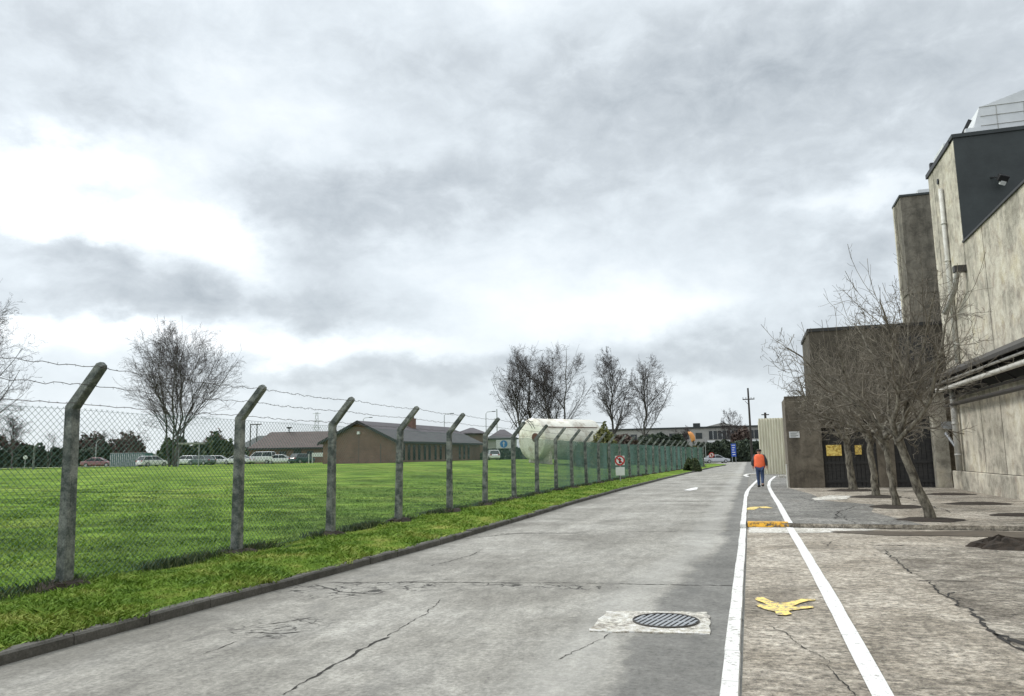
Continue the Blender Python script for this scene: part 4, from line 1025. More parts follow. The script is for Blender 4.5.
# ------------------------------------------------------------------ signs
def disc(mb, c, u, w, r, th, mi=0, n=28): mb.plate(c, u, w, [(r*math.cos(a), r*math.sin(a)) for a in np.linspace(0, 2*math.pi, n, endpoint=False)], th, mi)
def face(P):
    d = np.array([0, 0, 0])-P; d[2] = 0; d /= np.linalg.norm(d); return Vector((-d[1], d[0], 0)), Vector(d)
def prohibition(name, P, r, zc, label, plate, group, square=False):
    u, nrm = face(np.array(P)); O = Vector(P)
    t = thing(name, label, 'sign', P, group=group); w = Vector((0, 0, 1)); u = -u if u.cross(w).dot(nrm) < 0 else u
    mb = MB(); mb.tube([O, O+Vector((0, 0, zc+r*.6))], .03, 8); mb.build('pole', M['galv'], t)
    C = O+nrm*.045+Vector((0, 0, zc))
    mb = MB()
    if square: mb.plate(C-nrm*.012, u, w, [(-r*.93, -r*.93), (r*.93, -r*.93), (r*.93, r*.93), (-r*.93, r*.93)], .01, 0)
    disc(mb, C, u, w, r, .012, 1); disc(mb, C+nrm*.0125, u, w, r*.72, .003, 0)
    mb.build('sign_face', [M['metalsign'], M['red']], t)
    mb = MB(); A = C+nrm*.0165
    mb.plate(A, u, w, [(-.06*r/.3, -.55*r), (.06*r/.3, -.55*r), (.06*r/.3, .15*r), (-.06*r/.3, .15*r)], .003)
    mb.plate(A, u, w, [(-.36*r, .1*r), (.36*r, .1*r), (0, .62*r)], .0035)
    mb.build('arrow_symbol', M['black'], t)
    mb = MB(); q = .09*r; mb.plate(A+nrm*.004, u, w, [(-.6*r-q, .6*r-q), (.6*r-q, -.6*r-q), (.6*r+q, -.6*r+q), (-.6*r+q, .6*r+q)], .003); mb.build('red_bar', M['red'], t)
    if plate:
        mb = MB(); mb.plate(O+nrm*.04+Vector((0, 0, plate[1])), u, w, [(-plate[0], -plate[2]), (plate[0], -plate[2]), (plate[0], plate[2]), (-plate[0], plate[2])], .012); mb.build('lower_plate', M['metalsign'], t)
    return t
sp = G(620.6, 482, .1)
prohibition('road_sign', (sp[0], sp[1], .1), .29, 1.24, 'red ringed road sign with black arrow and white plate on the verge', (.26, .62, .24), 'red ringed road signs', True)
s2 = np.array(AT(711.5, 455, 112)); 
prohibition('road_sign', (s2[0], s2[1], 0), .38, float(s2[2]), 'small red ringed road sign in front of the silver car', None, 'red ringed road signs')
s3 = AT(734, 457, 128); u, nrm = face(np.array([s3[0], s3[1], 0])); u = -u if u.cross(Vector((0, 0, 1))).dot(nrm) < 0 else u
bs = thing('direction_sign', 'tall narrow blue sign with white text before the dark hedge', 'sign', (s3[0], s3[1], 0)); O = Vector((s3[0], s3[1], 0))
mb = MB()
for dx in (-.28, .28): mb.tube([O+u*dx, O+u*dx+Vector((0, 0, 3.0))], .04, 6)
mb.build('pole', M['galv'], bs)
mb = MB(); mb.plate(O+nrm*.05, u, (0, 0, 1), [(-.38, 1.1), (.38, 1.1), (.38, 3.2), (-.38, 3.2)], .03); mb.build('board', M['blue'], bs)
mb = MB()
for k, (a, b) in enumerate(((-.26, .26), (-.22, .2), (-.26, .1), (-.26, .24), (-.2, .26))):
    z = 2.95-k*.38; mb.plate(O+nrm*.082, u, (0, 0, 1), [(a, z-.08), (b, z-.08), (b, z+.04), (a, z+.04)], .004)
mb.build('lettering', M['metalsign'], bs)

# ------------------------------------------------------------------ poles and lamps
M['pole_wood'] = pm('creosoted_pole', (.05, .042, .036), (.03, .025, .022), 3, .85)
def vpole(px, D, ytop, z0=None):
    P = BG(px, D, z0); return Vector(P), hgt(px, ytop, P)-P[2]
P, h = vpole(752.5, 105, 388, 0); t = thing('utility_pole', 'dark wooden utility pole with a cross-arm near the road end', 'utility pole', P)
mb = MB(); mb.tube([P, P+Vector((0, 0, h))], [.17, .11], 8); mb.build('pole', M['pole_wood'], t)
mb = MB(); uu = Vector((math.cos(PSI), -math.sin(PSI), 0)); mb.tube([P+uu*-.8+Vector((0, 0, h-1.55)), P+uu*.8+Vector((0, 0, h-1.5))], .07, 6); mb.tube([P+uu*-.5+Vector((0, 0, h-1.75)), P+Vector((0, 0, h-2.3))], .03, 5); mb.build('cross_arm', M['pole_wood'], t)
mb = MB()
for q in (-.75, -.35, .35, .75): mb.tube([P+uu*q+Vector((0, 0, h-1.5)), P+uu*q+Vector((0, 0, h-1.25))], .05, 6)
mb.build('insulator', M['galv'], t)
P, h = vpole(768.5, 92, 412.5, 0); t = thing('short_utility_pole', 'pole top with small cross-arm just above the cream screen', 'utility pole', P)
mb = MB(); mb.tube([P, P+Vector((0, 0, h))], [.16, .13], 8); mb.build('pole', M['pole_wood'], t)
mb = MB(); mb.tube([P-uu*.45+Vector((0, 0, h-.25)), P+uu*.45+Vector((0, 0, h-.25))], .06, 6); mb.build('cross_arm', M['pole_wood'], t)
GL = 'street lamps beyond the field'
def lamp(px, D, yt, side, label, armL=1.2, z0=None):
    P, h = vpole(px, D, yt, z0); t = thing('street_lamp', label, 'street lamp', P, group=GL)
    mb = MB(); mb.tube([P, P+Vector((0, 0, h-.4)), P+Vector((0, 0, h-.1))+uu*side*.25, P+Vector((0, 0, h))+uu*side*armL], [.1, .07, .06, .05], 7); mb.build('pole', M['galv'], t)
    mb = MB(); q = P+Vector((0, 0, h))+uu*side*(armL+.3); mb.box(q-Vector((.4, .14, .08)), q+Vector((.4, .14, .06))); bevel(mb.build('lamp_head', M['slate'], t), .04)
lamp(444.5, 150, 413.5, 1, 'street lamp above the grey roof, right of the chimney'); lamp(486.5, 150, 411.5, 1, 'street lamp above the roofs, just left of the birches'); lamp(363, 160, 417.5, 1, 'lamp head showing over the ridge of the brick gable')
lamp(95, 122, 440, 1, 'pale short lamp column behind the maroon car', .3)
lamp(606, 92, 422, -1, 'curved lamp arm over the right end of the white tank', 1.6)
P, h = vpole(706.3, 112, 437, 0); mb = MB(); mb.tube([P, P+Vector((0, 0, h))], .05, 7); tag(mb.build('steel_post', M['galv']), 'plain thin steel post left of the small red ringed sign', 'post')
# pylon far off
P, h = vpole(316, 420, 412); t = thing('pylon', 'distant lattice electricity pylon over the brown roof', 'pylon', P); mb = MB()
for k in range(9):
    z0, z1 = h*k/9, h*(k+1)/9; w0, w1 = 2.6*(1-.8*k/9), 2.6*(1-.8*(k+1)/9)
    for s in (-1, 1): mb.tube([P+uu*s*w0+Vector((0, 0, z0)), P+uu*s*w1+Vector((0, 0, z1))], .12, 4); mb.tube([P+uu*s*w0+Vector((0, 0, z0)), P-uu*s*w1+Vector((0, 0, z1))], .09, 4)
mb.build('lattice', M['galv'], t); mb = MB()
for z, w in ((.97, 2.2), (.82, 3), (.68, 2.4)): mb.tube([P-uu*w+Vector((0, 0, h*z)), P+uu*w+Vector((0, 0, h*z))], .14, 4)
mb.build('arm', M['galv'], t)
P, h = vpole(497.5, 300, 409); mb = MB(); mb.tube([P, P+Vector((0, 0, h))], .22, 5); mb.tube([P+Vector((-1.2, 0, h*.8)), P+Vector((1.2, 0, h*.8))], .15, 5); tag(mb.build('radio_mast', M['galv']), 'thin distant mast just left of the birches', 'mast')
P, h = vpole(33, 100, 443); t = thing('bent_post', 'dark bent concrete post at the far field edge', 'post', P, group='posts at the far field edge'); mb = MB(); mb.tube([P, P+Vector((0, 0, h-.6)), P+Vector((0, 0, h))+uu*.5], .13, 6); mb.build('shaft', M['postc'], t)
P, h = vpole(24.5, 104, 455.5); t = thing('round_sign', 'small round white sign on a post at the far field edge', 'sign', P); mb = MB(); mb.tube([P, P+Vector((0, 0, h))], .04, 6); mb.build('pole', M['galv'], t); mb = MB(); u, nn = face(np.array(P)); u = -u if u.cross(Vector((0, 0, 1))).dot(nn) < 0 else u; disc(mb, P+nn*.05+Vector((0, 0, h-.25)), u, (0, 0, 1), .26, .02); mb.build('sign_face', M['metalsign'], t)

# ------------------------------------------------------------------ buildings over the field
def frame_of(A, B):
    d = (B-A); d[2] = 0; L = np.linalg.norm(d); ux = d/L; return ux, np.array([-ux[1], ux[0], 0]), L
# brick building with gable end: A = near corner, long side A->B, gable A->C
A = BG(396, 93); B = BG(480, 118); ux, uy, L = frame_of(A, B); z0 = A[2]-.3; W = 10.2
eave = hgt(396, 440.5, A); ridge = hgt(359.5, 422, A+uy*W/2)
bb = thing('brick_building', 'brown brick building with a wide gable end facing the field', 'building', (A[0], A[1], z0))
mb = MB(); P = lambda x, y, z: tuple(A*[1, 1, 0]+ux*x+uy*y+np.array([0, 0, z]))
V = [P(0, 0, z0), P(L, 0, z0), P(L, W, z0), P(0, W, z0), P(0, 0, eave), P(L, 0, eave), P(L, W, eave), P(0, W, eave), P(0, W/2, ridge-.12), P(L, W/2, ridge-.12)]
mb.add(V, [(0, 1, 5, 4), (1, 2, 6, 9, 5), (2, 3, 7, 6), (3, 0, 4, 8, 7)]); mb.build('wall', M['brick'], bb)
mb = MB(); ov = .5; sl = (ridge-eave)/(W/2)
for s in (0, 1):
    y0, y1 = (-ov, W/2) if s == 0 else (W+ov, W/2); zz = eave-ov*sl
    V = [P(-.45, y0, zz), P(L+.45, y0, zz), P(L+.45, y1, ridge), P(-.45, y1, ridge)]; V += [(a, b, c+.16) for a, b, c in V]
    mb.add(V, [(3, 2, 1, 0), (4, 5, 6, 7), (0, 1, 5, 4), (1, 2, 6, 5), (2, 3, 7, 6), (3, 0, 4, 7)])
rf = mb.build('roof', M['rooftile2'], bb)
mb = MB()
for y0, y1 in ((-ov-.02, W/2), (W+ov+.02, W/2)):
    V = [P(-.5, y0, eave-ov*sl-.16), P(-.5, y1, ridge-.14), P(-.5, y1, ridge+.2), P(-.5, y0, eave-ov*sl+.2)]; V += [tuple(np.array(v)+ux*.06) for v in V]
    mb.add(V, [(3, 2, 1, 0), (4, 5, 6, 7), (0, 1, 5, 4), (1, 2, 6, 5), (2, 3, 7, 6), (3, 0, 4, 7)])
mb.obox(P(0, 0, 0), ux, uy, (-.4, -ov-.12, eave-ov*sl-.1), (L+.4, -ov-.01, eave-ov*sl+.14)); mb.build('fascia', M['black'], bb)
mb = MB(); mb.obox(P(0, 0, 0), ux, uy, (11.5, W*.36, eave+.5), (12.5, W*.36+.9, ridge+.85)); mb.obox(P(0, 0, 0), ux, uy, (11.7, W*.36+.2, ridge+.85), (12.3, W*.36+.7, ridge+1.15)); mb.build('chimney', M['brick'], rf)
for k, x in enumerate([1.6, 3.0, 4.4, 5.8, 7.4, 8.8, 10.6, 12.2, 14.0, 18.6, 20.2, 21.8]):
    mb = MB(); mb.obox(P(0, 0, 0), ux, uy, (x, -.05, z0+.6), (x+.62, -.01, eave-.45)); f = mb.build('window', M['glass'], bb)
mb = MB(); mb.obox(P(0, 0, 0), ux, uy, (-.03, W/2-.05, z0), (-.005, W/2+.05, ridge-1.4)); mb.obox(P(0, 0, 0), ux, uy, (-.04, W*.2, z0), (-.005, W*.2+.12, z0+2.6)); mb.build('downpipe', M['rooftile'], bb)
mb = MB(); mb.obox(P(0, 0, 0), ux, uy, (-.22, W/2-.18, ridge-1.5), (-.02, W/2+.18, ridge-1.15)); mb.build('wall_lamp', M['metalsign'], bb)
# second brick building, brown roof, long side to the camera
def hiphouse(name, label, pxl, pxr, D, yeave, yridge, depth, rl, rr, wallm, roofm, z=None, group=None, shutters=()):
    A = BG(pxl, D, z); B = BG(pxr, D, A[2]); ux, uy, L = frame_of(A, B); z0 = A[2]-.3; e = hgt(pxl, yeave, A); r = hgt(pxl, yridge, A)
    t = thing(name, label, 'building', (A[0], A[1], z0), group=group); Q = lambda x, y, zz: tuple(A*[1, 1, 0]+ux*x+uy*y+np.array([0, 0, zz]))
    mb = MB(); mb.obox(Q(0, 0, 0), ux, uy, (0, 0, z0), (L, depth, e-.02)); mb.build('wall', wallm, t)
    o = .4; V = [Q(-o, -o, e), Q(L+o, -o, e), Q(L+o, depth+o, e), Q(-o, depth+o, e), Q(rl*L, depth/2, r), Q(L-rr*L, depth/2, r)]
    mb = MB(); mb.add(V, [(0, 1, 5, 4), (1, 2, 5), (2, 3, 4, 5), (3, 0, 4), (3, 2, 1, 0)]); mb.build('roof', roofm, t)
    mb = MB(); mb.obox(Q(0, 0, 0), ux, uy, (-o-.03, -o-.1, e-.16), (L+o, -o-.005, e+.1)); mb.build('gutter', M['black'], t)
    return t, Q, ux, uy, L, z0, e, r
t, Q, ux2, uy2, L2, z02, e2, r2 = hiphouse('brick_building', 'low brick building with a long brown tiled roof behind the parked cars', 249, 345, 128, 449, 431.5, 9, .13, .0, M['brick'], M['rooftile'])
for x in (2.2, 5.0, 9.5, 12.0):
    mb = MB(); mb.obox(Q(0, 0, 0), ux2, uy2, (x, -.04, z02+1.2), (x+1.1, -.005, e2-.5)); mb.build('window', M['glass'], t)
mb = MB(); mb.obox(Q(0, 0, 0), ux2, uy2, (7.3, -.05, z02), (8.6, -.006, e2-.2)); mb.build('door', M['dark'], t)
mb = MB(); q = np.array(Q(5.2, 4.4, r2)); mb.tube([q-[0, 0, .2], q+[0, 0, .5]], .1, 6); mb.tube([q+[0, 0, .5], q+[0, 0, .8]], [.2, .55], 8); mb.build('roof_vent', M['slate'], t)
# steel gantry behind it
P0 = BG(249.5, 150); P1 = BG(256, 150); t = thing('steel_gantry', 'pair of thin dark steel posts with a crossbar behind the brown roof', 'gantry', P0); hh = hgt(249, 424, P0)
mb = MB(); 
for p in (P0, P1): mb.tube([p, (p[0], p[1], hh)], .11, 6)
mb.tube([(P0[0], P0[1], hh-.1), (P1[0]+1, P1[1], hh-.1)], .1, 6); mb.build('frame', M['darkpipe'], t)
hiphouse('dark_roofed_house', 'small house with a steep dark hipped roof behind the blue circle board', 488, 517, 150, 439, 429, 8, .42, .42, M['render_w'], M['rooftile2'], group='houses beyond the field')
hiphouse('dark_roofed_house', 'house roof peeping over the right end of the brick building', 455, 487, 160, 434, 427.3, 8, .45, .45, M['brick'], M['rooftile2'], group='houses beyond the field')
hiphouse('dark_roofed_house', 'dark slate roofed house left of the long brown roof', 236, 262, 155, 448, 435.5, 8, .6, .1, M['brick'], M['slate'], group='houses beyond the field')
# board with blue circle
P = BG(504, 128); t = thing('information_board', 'white board with a blue circle in front of the hedge', 'sign', P); u, nn = face(np.array(P)); u = -u if u.cross(Vector((0, 0, 1))).dot(nn) < 0 else u
zc = hgt(504, 444, P); O = Vector((P[0], P[1], 0)); mb = MB(); mb.plate(O+Vector((0, 0, zc)), u, (0, 0, 1), [(-1.25, -.7), (1.25, -.7), (1.25, .7), (-1.25, .7)], .06); mb.build('board', M['metalsign'], t)
mb = MB(); disc(mb, O+nn*.065+Vector((0, 0, zc)), u, (0, 0, 1), .62, .01); mb.build('blue_circle', M['blue2'], t)
mb = MB(); A3 = O+nn*.08+Vector((0, 0, zc)); mb.plate(A3, u, (0, 0, 1), [(-.07, -.42), (.07, -.42), (.07, .1), (-.07, .1)], .004); mb.plate(A3, u, (0, 0, 1), [(-.22, .08), (.22, .08), (0, .42)], .005); mb.build('white_arrow', M['metalsign'], t)
mb = MB(); 
for dx in (-1, 1): mb.tube([O+u*dx+Vector((0, 0, P[2]))-nn*.05, O+u*dx-nn*.05+Vector((0, 0, zc+.6))], .06, 6)
mb.build('pole', M['galv'], t)
# white low panel by the cars
P = BG(318, 108); t = thing('notice_board', 'white low board at the end of the row of parked cars', 'sign', P); u, nn = face(np.array(P)); u = -u if u.cross(Vector((0, 0, 1))).dot(nn) < 0 else u
mb = MB(); O = Vector(P); mb.plate(O+Vector((0, 0, 1.15)), u, (0, 0, 1), [(-.85, -.28), (.85, -.28), (.85, .28), (-.85, .28)], .06); mb.build('board', M['metalsign'], t)
mb = MB()
for dx in (-1.25, -.78, .7): mb.tube([O+u*dx-nn*.04, O+u*dx-nn*.04+Vector((0, 0, 1.3))], .06, 6)
mb.build('pole', M['metalsign'], t)

# long office building at the road end
A = AT(590, 455, 205); B = AT(800, 452, 190); A[2] = B[2] = 0; ux, uy, L = frame_of(A, B)
ob = thing('office_building', 'long pale two-storey office block with a flat roof at the road end', 'building', (A[0], A[1], 0)); Q = lambda x, y, z: tuple(A+ux*x+uy*y+np.array([0, 0, z]))
hb = 8.1; mb = MB(); mb.obox(Q(0, 0, 0), ux, uy, (0, 0, 0), (L, 12, hb)); mb.build('wall', M['render_w'], ob)
mb = MB(); mb.obox(Q(0, 0, 0), ux, uy, (-.3, -.4, hb), (L+.3, 12.2, hb+.35)); mb.obox(Q(0, 0, 0), ux, uy, (26.8, 1, hb+.35), (28.5, 3, hb+1.3)); rf = mb.build('roof', M['slate'], ob)
xm0 = 31.3; mb = MB(); V = [Q(xm0-1, -.6, hb+.36), Q(xm0+6.5, -.6, hb+.36), Q(xm0+2.75, -.6, hb+1.2)]; V += [tuple(np.array(v)+uy*8) for v in V]; mb.add(V, [(0, 1, 2), (5, 4, 3), (0, 3, 4, 1), (1, 4, 5, 2), (2, 5, 3, 0)]); mb.build('pediment', M['render_w'], rf)
x = 1.0
while x < L-2:
    if 30.5 < x < 45:
        mb = MB(); mb.obox(Q(0, 0, 0), ux, uy, (x, -.08, 5.2), (x+2.0, -.01, 7.3)); f = mb.build('window', M['glass'], ob); mb = MB(); mb.obox(Q(0, 0, 0), ux, uy, (x+.96, -.14, 5.2), (x+1.04, -.081, 7.3)); mb.build('frame', M['metalsign'], f); x += 2.2
    else:
        mb = MB(); mb.obox(Q(0, 0, 0), ux, uy, (x, -.06, 5.4), (x+1.6, -.01, 6.9)); mb.build('window', M['glass'] if int(x) % 3 else M['slate'], ob); x += 3.3
mb = MB(); mb.obox(Q(0, 0, 0), ux, uy, (30.2, -.2, 4.0), (45.6, -.02, 4.9)); mb.obox(Q(0, 0, 0), ux, uy, (39.2, -.3, 0), (39.6, -.03, 7.9)); mb.build('white_band', M['metalsign'], ob)

# hedges and bushes
HG = 'hedges round the field'
def hedge(pxa, pxb, D, Db, ytop, wd, n, sz, mat, label, seed, z=None, name='hedge', flat_top=False, rough=.25, cat='hedge'):
    a = BG(pxa, D, z); b = BG(pxb, Db, z); h = hgt((pxa+pxb)/2, ytop, (a+b)/2)-(a[2]+b[2])/2; a[2] -= .2; b[2] -= .2
    return leaf_mass(name, a, b, wd, h+.2, n, sz, mat, label, cat, seed, rough, HG, flat_top=flat_top)
hedge(-60, 118, 138, 142, 449, 5, 14000, .42, M['hedge'], 'dark evergreen hedge behind the maroon car at the far left', 1)
hedge(-40, 30, 146, 146, 440, 4, 4500, .35, M['brownbush'], 'brown winter hedge behind the far left evergreen hedge', 2)
hedge(62, 150, 148, 148, 440, 6, 7000, .36, M['brownbush'], 'tall brown winter thicket behind the teal container', 3, rough=.3)
hedge(150, 250, 140, 142, 443, 6, 10000, .4, M['hedge2'], 'olive green hedge behind the parked cars', 4, rough=.35)
hedge(196, 240, 150, 150, 438, 6, 5000, .38, M['brownbush'], 'brown bush mound behind the white cars', 5)
hedge(484, 560, 136, 120, 448.5, 4, 9000, .35, M['hedge'], 'dark green hedge under the blue circle board', 6, flat_top=True)
hedge(548, 606, 112, 108, 446, 4, 8000, .3, M['hedge'], 'dark hedge running behind the white tank', 7)
hedge(596, 640, 100, 104, 437.5, 3.2, 12000, .25, M['brownbush'], 'brown clipped hedge behind the fence, nearer the tank', 8, flat_top=True)
hedge(636, 692, 104, 108, 436.5, 3.2, 16000, .25, M['hedge'], 'dark clipped hedge behind the far fence posts', 9, flat_top=True)
hedge(583, 615, 82, 84, 425, 4.5, 9000, .2, M['yellowbush'], 'yellow green bush growing against the right end of the tank', 10, name='bush', cat='bush', rough=.4)
hedge(684, 700, 100, 100, 432, 3, 3500, .2, M['yellowbush'], 'yellow green bush rising at the end of the clipped hedge', 17, name='bush', cat='bush')
hedge(690, 812, 152, 147, 443, 4, 22000, .4, M['hedge'], 'dark hedge across the end of the road', 11, z=0, flat_top=True)
hedge(728, 762, 156, 156, 434, 5, 7000, .3, M['brownbush'], 'brown bare bushes over the hedge by the utility pole', 12, z=0, rough=.4)
hedge(757, 790, 156, 156, 438, 5, 3000, .3, M['brownbush'], 'brown bushes mostly hidden by the cream screen', 16, z=0)
pb = G(691, 471, .1); leaf_mass('bush', (pb[0]-.3, pb[1], .05), (pb[0]+.5, pb[1]+2, .05), .8, 1.1, 3500, .09, M['hedge2'], 'dark drooping bush at the corner of the green fence', 'bush', 14, .3)

# far small tree sprigs of olive behind the fence end is covered by bushes
# orange object
P = AT(693, 436.5, 112); t0 = Vector(P); mb = MB(); V = []; F = []; n = 10; st = [(-.1, -.75, .15), (0, -.5, .3), (-.1, 0, .36), (-.3, .4, .36), (-.5, .65, .2)]
ux_, nn = face(np.array(P))
for (dx, dz, r) in st:
    for k in range(n):
        a = 2*math.pi*k/n; V.append(t0-ux_*(dx)*-1+ux_*(r*math.cos(a))+nn*(r*.5*math.sin(a))+Vector((0, 0, dz+.1*math.sin(a*2))))
for i in range(len(st)-1):
    for k in range(n): F.append((i*n+k, i*n+(k+1) % n, (i+1)*n+(k+1) % n, (i+1)*n+k))
F += [tuple(range(n-1, -1, -1)), tuple((len(st)-1)*n+k for k in range(n))]
oo_ = thing('orange_hood', 'orange hood on a post above the far end of the green fence', 'machine hood', (P[0], P[1], 0)); mb.add(V, F); mb.build('hood', M['orange'], oo_, smooth=True)
mb = MB(); mb.tube([(P[0], P[1], 0), (P[0], P[1], P[2]-.6)], .12, 7); mb.build('support_post', M['darkpipe'], oo_)

# ------------------------------------------------------------------ tank
M['tankw'] = pm('peeling_cream_paint', srgb(226, 222, 210), srgb(182, 172, 156), .9, .6, .003, lo=.34, hi=.5, fine=.25, fscale=5)
E0 = BG(532, 84); zc = hgt(532, 439.5, E0); rT = (hgt(532, 418.5, E0)-hgt(532, 459.5, E0))/2; zc = (hgt(532, 418.5, E0)+hgt(532, 459.5, E0))/2
cth = R(38); axis = Vector((math.cos(PSI)*math.sin(R(52))+math.sin(PSI)*math.cos(R(52)), -math.sin(PSI)*math.sin(R(52))+math.cos(PSI)*math.cos(R(52)), 0)).normalized()
tk = thing('storage_tank', 'large weathered white cylindrical tank lying on its side behind the fence', 'tank', (E0[0], E0[1], E0[2]))
side = Vector((-axis.y, axis.x, 0)); C0 = Vector((E0[0], E0[1], zc)); LT = 8.6
n = 40; st = [(-.42, .02), (-.40, .3), (-.33, .6), (-.2, .84), (-.06, .97), (0, 1), (.02, 1.012), (.1, 1.012), (.12, 1), (LT*.5, 1), (LT*.5+.02, 1.01), (LT*.5+.1, 1.01), (LT*.5+.12, 1), (LT, 1), (LT+.2, .84), (LT+.42, .02)]
V = []; F = []
for a, s in st:
    for k in range(n): q = 2*math.pi*k/n; V.append(C0+axis*a+(side*math.cos(q)+Vector((0, 0, 1))*math.sin(q))*rT*s)
for i in range(len(st)-1):
    for k in range(n): F.append((i*n+k, i*n+(k+1) % n, (i+1)*n+(k+1) % n, (i+1)*n+k))
mb = MB(); mb.add(V, F); mb.build('shell', M['tankw'], tk, smooth=True)
M['rust'] = pm('rusty_brown_steel', (.12, .05, .03), (.07, .03, .02), 5, .8)
pc = C0-axis*.36-side*rT*.5+Vector((0, 0, rT*.05)); mb = MB(); mb.cyl(pc+axis*.3, pc-axis*.12, .48, 16); mb.build('manhole_flange', M['rust'], tk)
for q in (1.2, LT-1.2): mb = MB(); mb.obox((C0.x, C0.y, 0), axis, side, (q-.2, -rT*.8, E0[2]-.3), (q+.2, rT*.8, zc-rT*.6)); mb.build('saddle', M['wall'], tk)
mb = MB()
for off in (-.9, -.55):
    P = [C0+axis*off+side*.6+(side*math.cos(a)+Vector((0, 0, 1))*math.sin(a))*rT*.97 for a in np.linspace(R(35), R(150), 16)]; mb.tube(P, .035, 5)
for a in (R(60), R(90), R(120)): d = (side*math.cos(a)+Vector((0, 0, 1))*math.sin(a))*rT*.97+side*.6; mb.tube([C0-axis*.9+d, C0+axis*.1+d], .03, 5)
mb.build('end_hoop', M['darkpipe'], tk)
mb = MB(); P = [C0+axis*a+Vector((0, 0, rT*.55))-side*rT*.9 for a in (.2, 2, 4, 6.5, 8)]; mb.tube(P, .05, 6); mb.build('side_rail', M['rust'], tk)

# ------------------------------------------------------------------ cars
def car_paint(name, c): 
    m, nt, b = new_mat(name); N = NT(nt); n = N.noise(N.coords(), 2, 3, .5); N.set(b.inputs['Base Color'], N.ramp(n, [(.3, tuple(x*.88 for x in c)), (.7, c)])); b.inputs['Roughness'].default_value = .3; b.inputs['Coat Weight'].default_value = .5; return m
def car(px, D, paint, label, heading, kind='hatch', z=None, grp='cars in the car park beyond the field'):
    P = BG(px, D, z); t = thing('parked_car', label, 'car', P, heading, group=grp)
    L, Wd, Hc = {'hatch': (4.1, 1.75, 1.48), 'saloon': (4.6, 1.8, 1.42), 'suv': (4.6, 1.9, 1.85)}[kind]
    h = Hc; hw = Wd/2
    # lower body loft: stations along x: (x, z_low, z_top, half width)
    st = [(-L/2, .38, .62*h*.8, hw*.80), (-L/2+.15, .27, .60*h, hw*.93), (-L*.3, .2, .62*h, hw), (0, .2, .62*h, hw), (L*.25, .2, .61*h, hw), (L*.38, .22, .56*h, hw*.98), (L/2-.14, .27, .49*h, hw*.9), (L/2, .36, .40*h, hw*.76)]
    V = []; F = []
    for x, a, b, w in st:
        c = (b-a)*.3
        V += [(x, -w*.9, a), (x, -w, a+c), (x, -w*.985, b-.1*c), (x, -w*.88, b), (x, w*.88, b), (x, w*.985, b-.1*c), (x, w, a+c), (x, w*.9, a)]
    for i in range(len(st)-1):
        for k in range(8): F.append((i*8+k, i*8+(k+1) % 8, (i+1)*8+(k+1) % 8, (i+1)*8+k))
    F += [tuple(range(7, -1, -1)), tuple((len(st)-1)*8+k for k in range(8))]
    mb = MB(); mb.add(V, F); bd = mb.build('body', paint, t, world=False, smooth=False); bevel(bd, .04, 2)
    r0, r1, f0, f1 = {'hatch': (-L*.47, -L*.36, L*.28, L*.08), 'saloon': (-L*.38, -L*.2, L*.27, L*.08), 'suv': (-L*.49, -L*.44, L*.27, L*.12)}[kind]
    zb = .60*h; w0, w1 = hw*.88, hw*.70
    V = [(r0, -w0, zb), (f0, -w0, zb), (f1, -w1, h-.05), (r1, -w1, h-.05), (r0, w0, zb), (f0, w0, zb), (f1, w1, h-.05), (r1, w1, h-.05)]
    mb = MB(); mb.add(V, [(0, 1, 2, 3), (7, 6, 5, 4), (1, 5, 6, 2), (4, 0, 3, 7), (3, 2, 6, 7), (0, 4, 5, 1)]); mb.build('windows', M['glass'], t, world=False)
    mb = MB(); V = [(r1-.03, -w1-.02, h-.06), (f1+.03, -w1-.02, h-.06), (f1+.03, w1+.02, h-.06), (r1-.03, w1+.02, h-.06), (r1+.1, -w1+.08, h), (f1-.12, -w1+.08, h), (f1-.12, w1-.08, h), (r1+.1, w1-.08, h)]
    mb.add(V, [(3, 2, 1, 0), (4, 5, 6, 7), (0, 1, 5, 4), (1, 2, 6, 5), (2, 3, 7, 6), (3, 0, 4, 7)])
    for s in (-1, 1):
        for a, b in (((r0, zb), (r1, h-.05)), ((f0, zb), (f1, h-.05)), (((r0+f0)/2, zb), ((r1+f1)/2, h-.05))):
            mb.tube([(a[0], s*(w0+.005), a[1]), (b[0], s*(w1+.005), b[1])], .035, 4)
    mb.build('roof', paint, t, world=False)
    for sx in (-L*.31, L*.31):
        for s in (-1, 1):
            mb = MB(); mb.cyl((sx, s*(hw-.2), .31), (sx, s*(hw+.01), .31), .31, 18); w = mb.build('wheel', M['rubber'], t, world=False)
            mb = MB(); mb.cyl((sx, s*(hw-.02), .31), (sx, s*(hw+.02), .31), .2, 12); mb.build('rim', M['alloy'], w, world=False)
    for s in (-1, 1):
        mb = MB(); mb.box((L/2-.12, s*hw*.62-.16, .44*h), (L/2-.01, s*hw*.62+.16, .5*h)); mb.build('headlight', M['lamp_w'], t, world=False)
        mb = MB(); mb.box((-L/2-.01, s*hw*.66-.12, .48*h), (-L/2+.1, s*hw*.66+.12, .58*h)); mb.build('tail_light', M['lamp_red'], t, world=False)
    return t
pw = car_paint('white_car_paint', (.78, .78, .78)); psv = car_paint('silver_car_paint', (.5, .52, .55)); pmr = car_paint('maroon_car_paint', (.28, .12, .13)); pgn = car_paint('dark_teal_car_paint', (.02, .06, .06)); pgy = car_paint('grey_green_car_paint', (.12, .16, .15))
hd = -PSI*0+math.atan2(-math.sin(PSI), math.cos(PSI))
car(98, 118, pmr, 'maroon car with a pale roof line, alone left of the container', hd+R(10), 'saloon')
car(152, 108, pw, 'white car half hidden behind the birch clump', hd+R(60))
car(186, 122, pw, 'white hatchback just right of the birch trunks', hd+R(165))
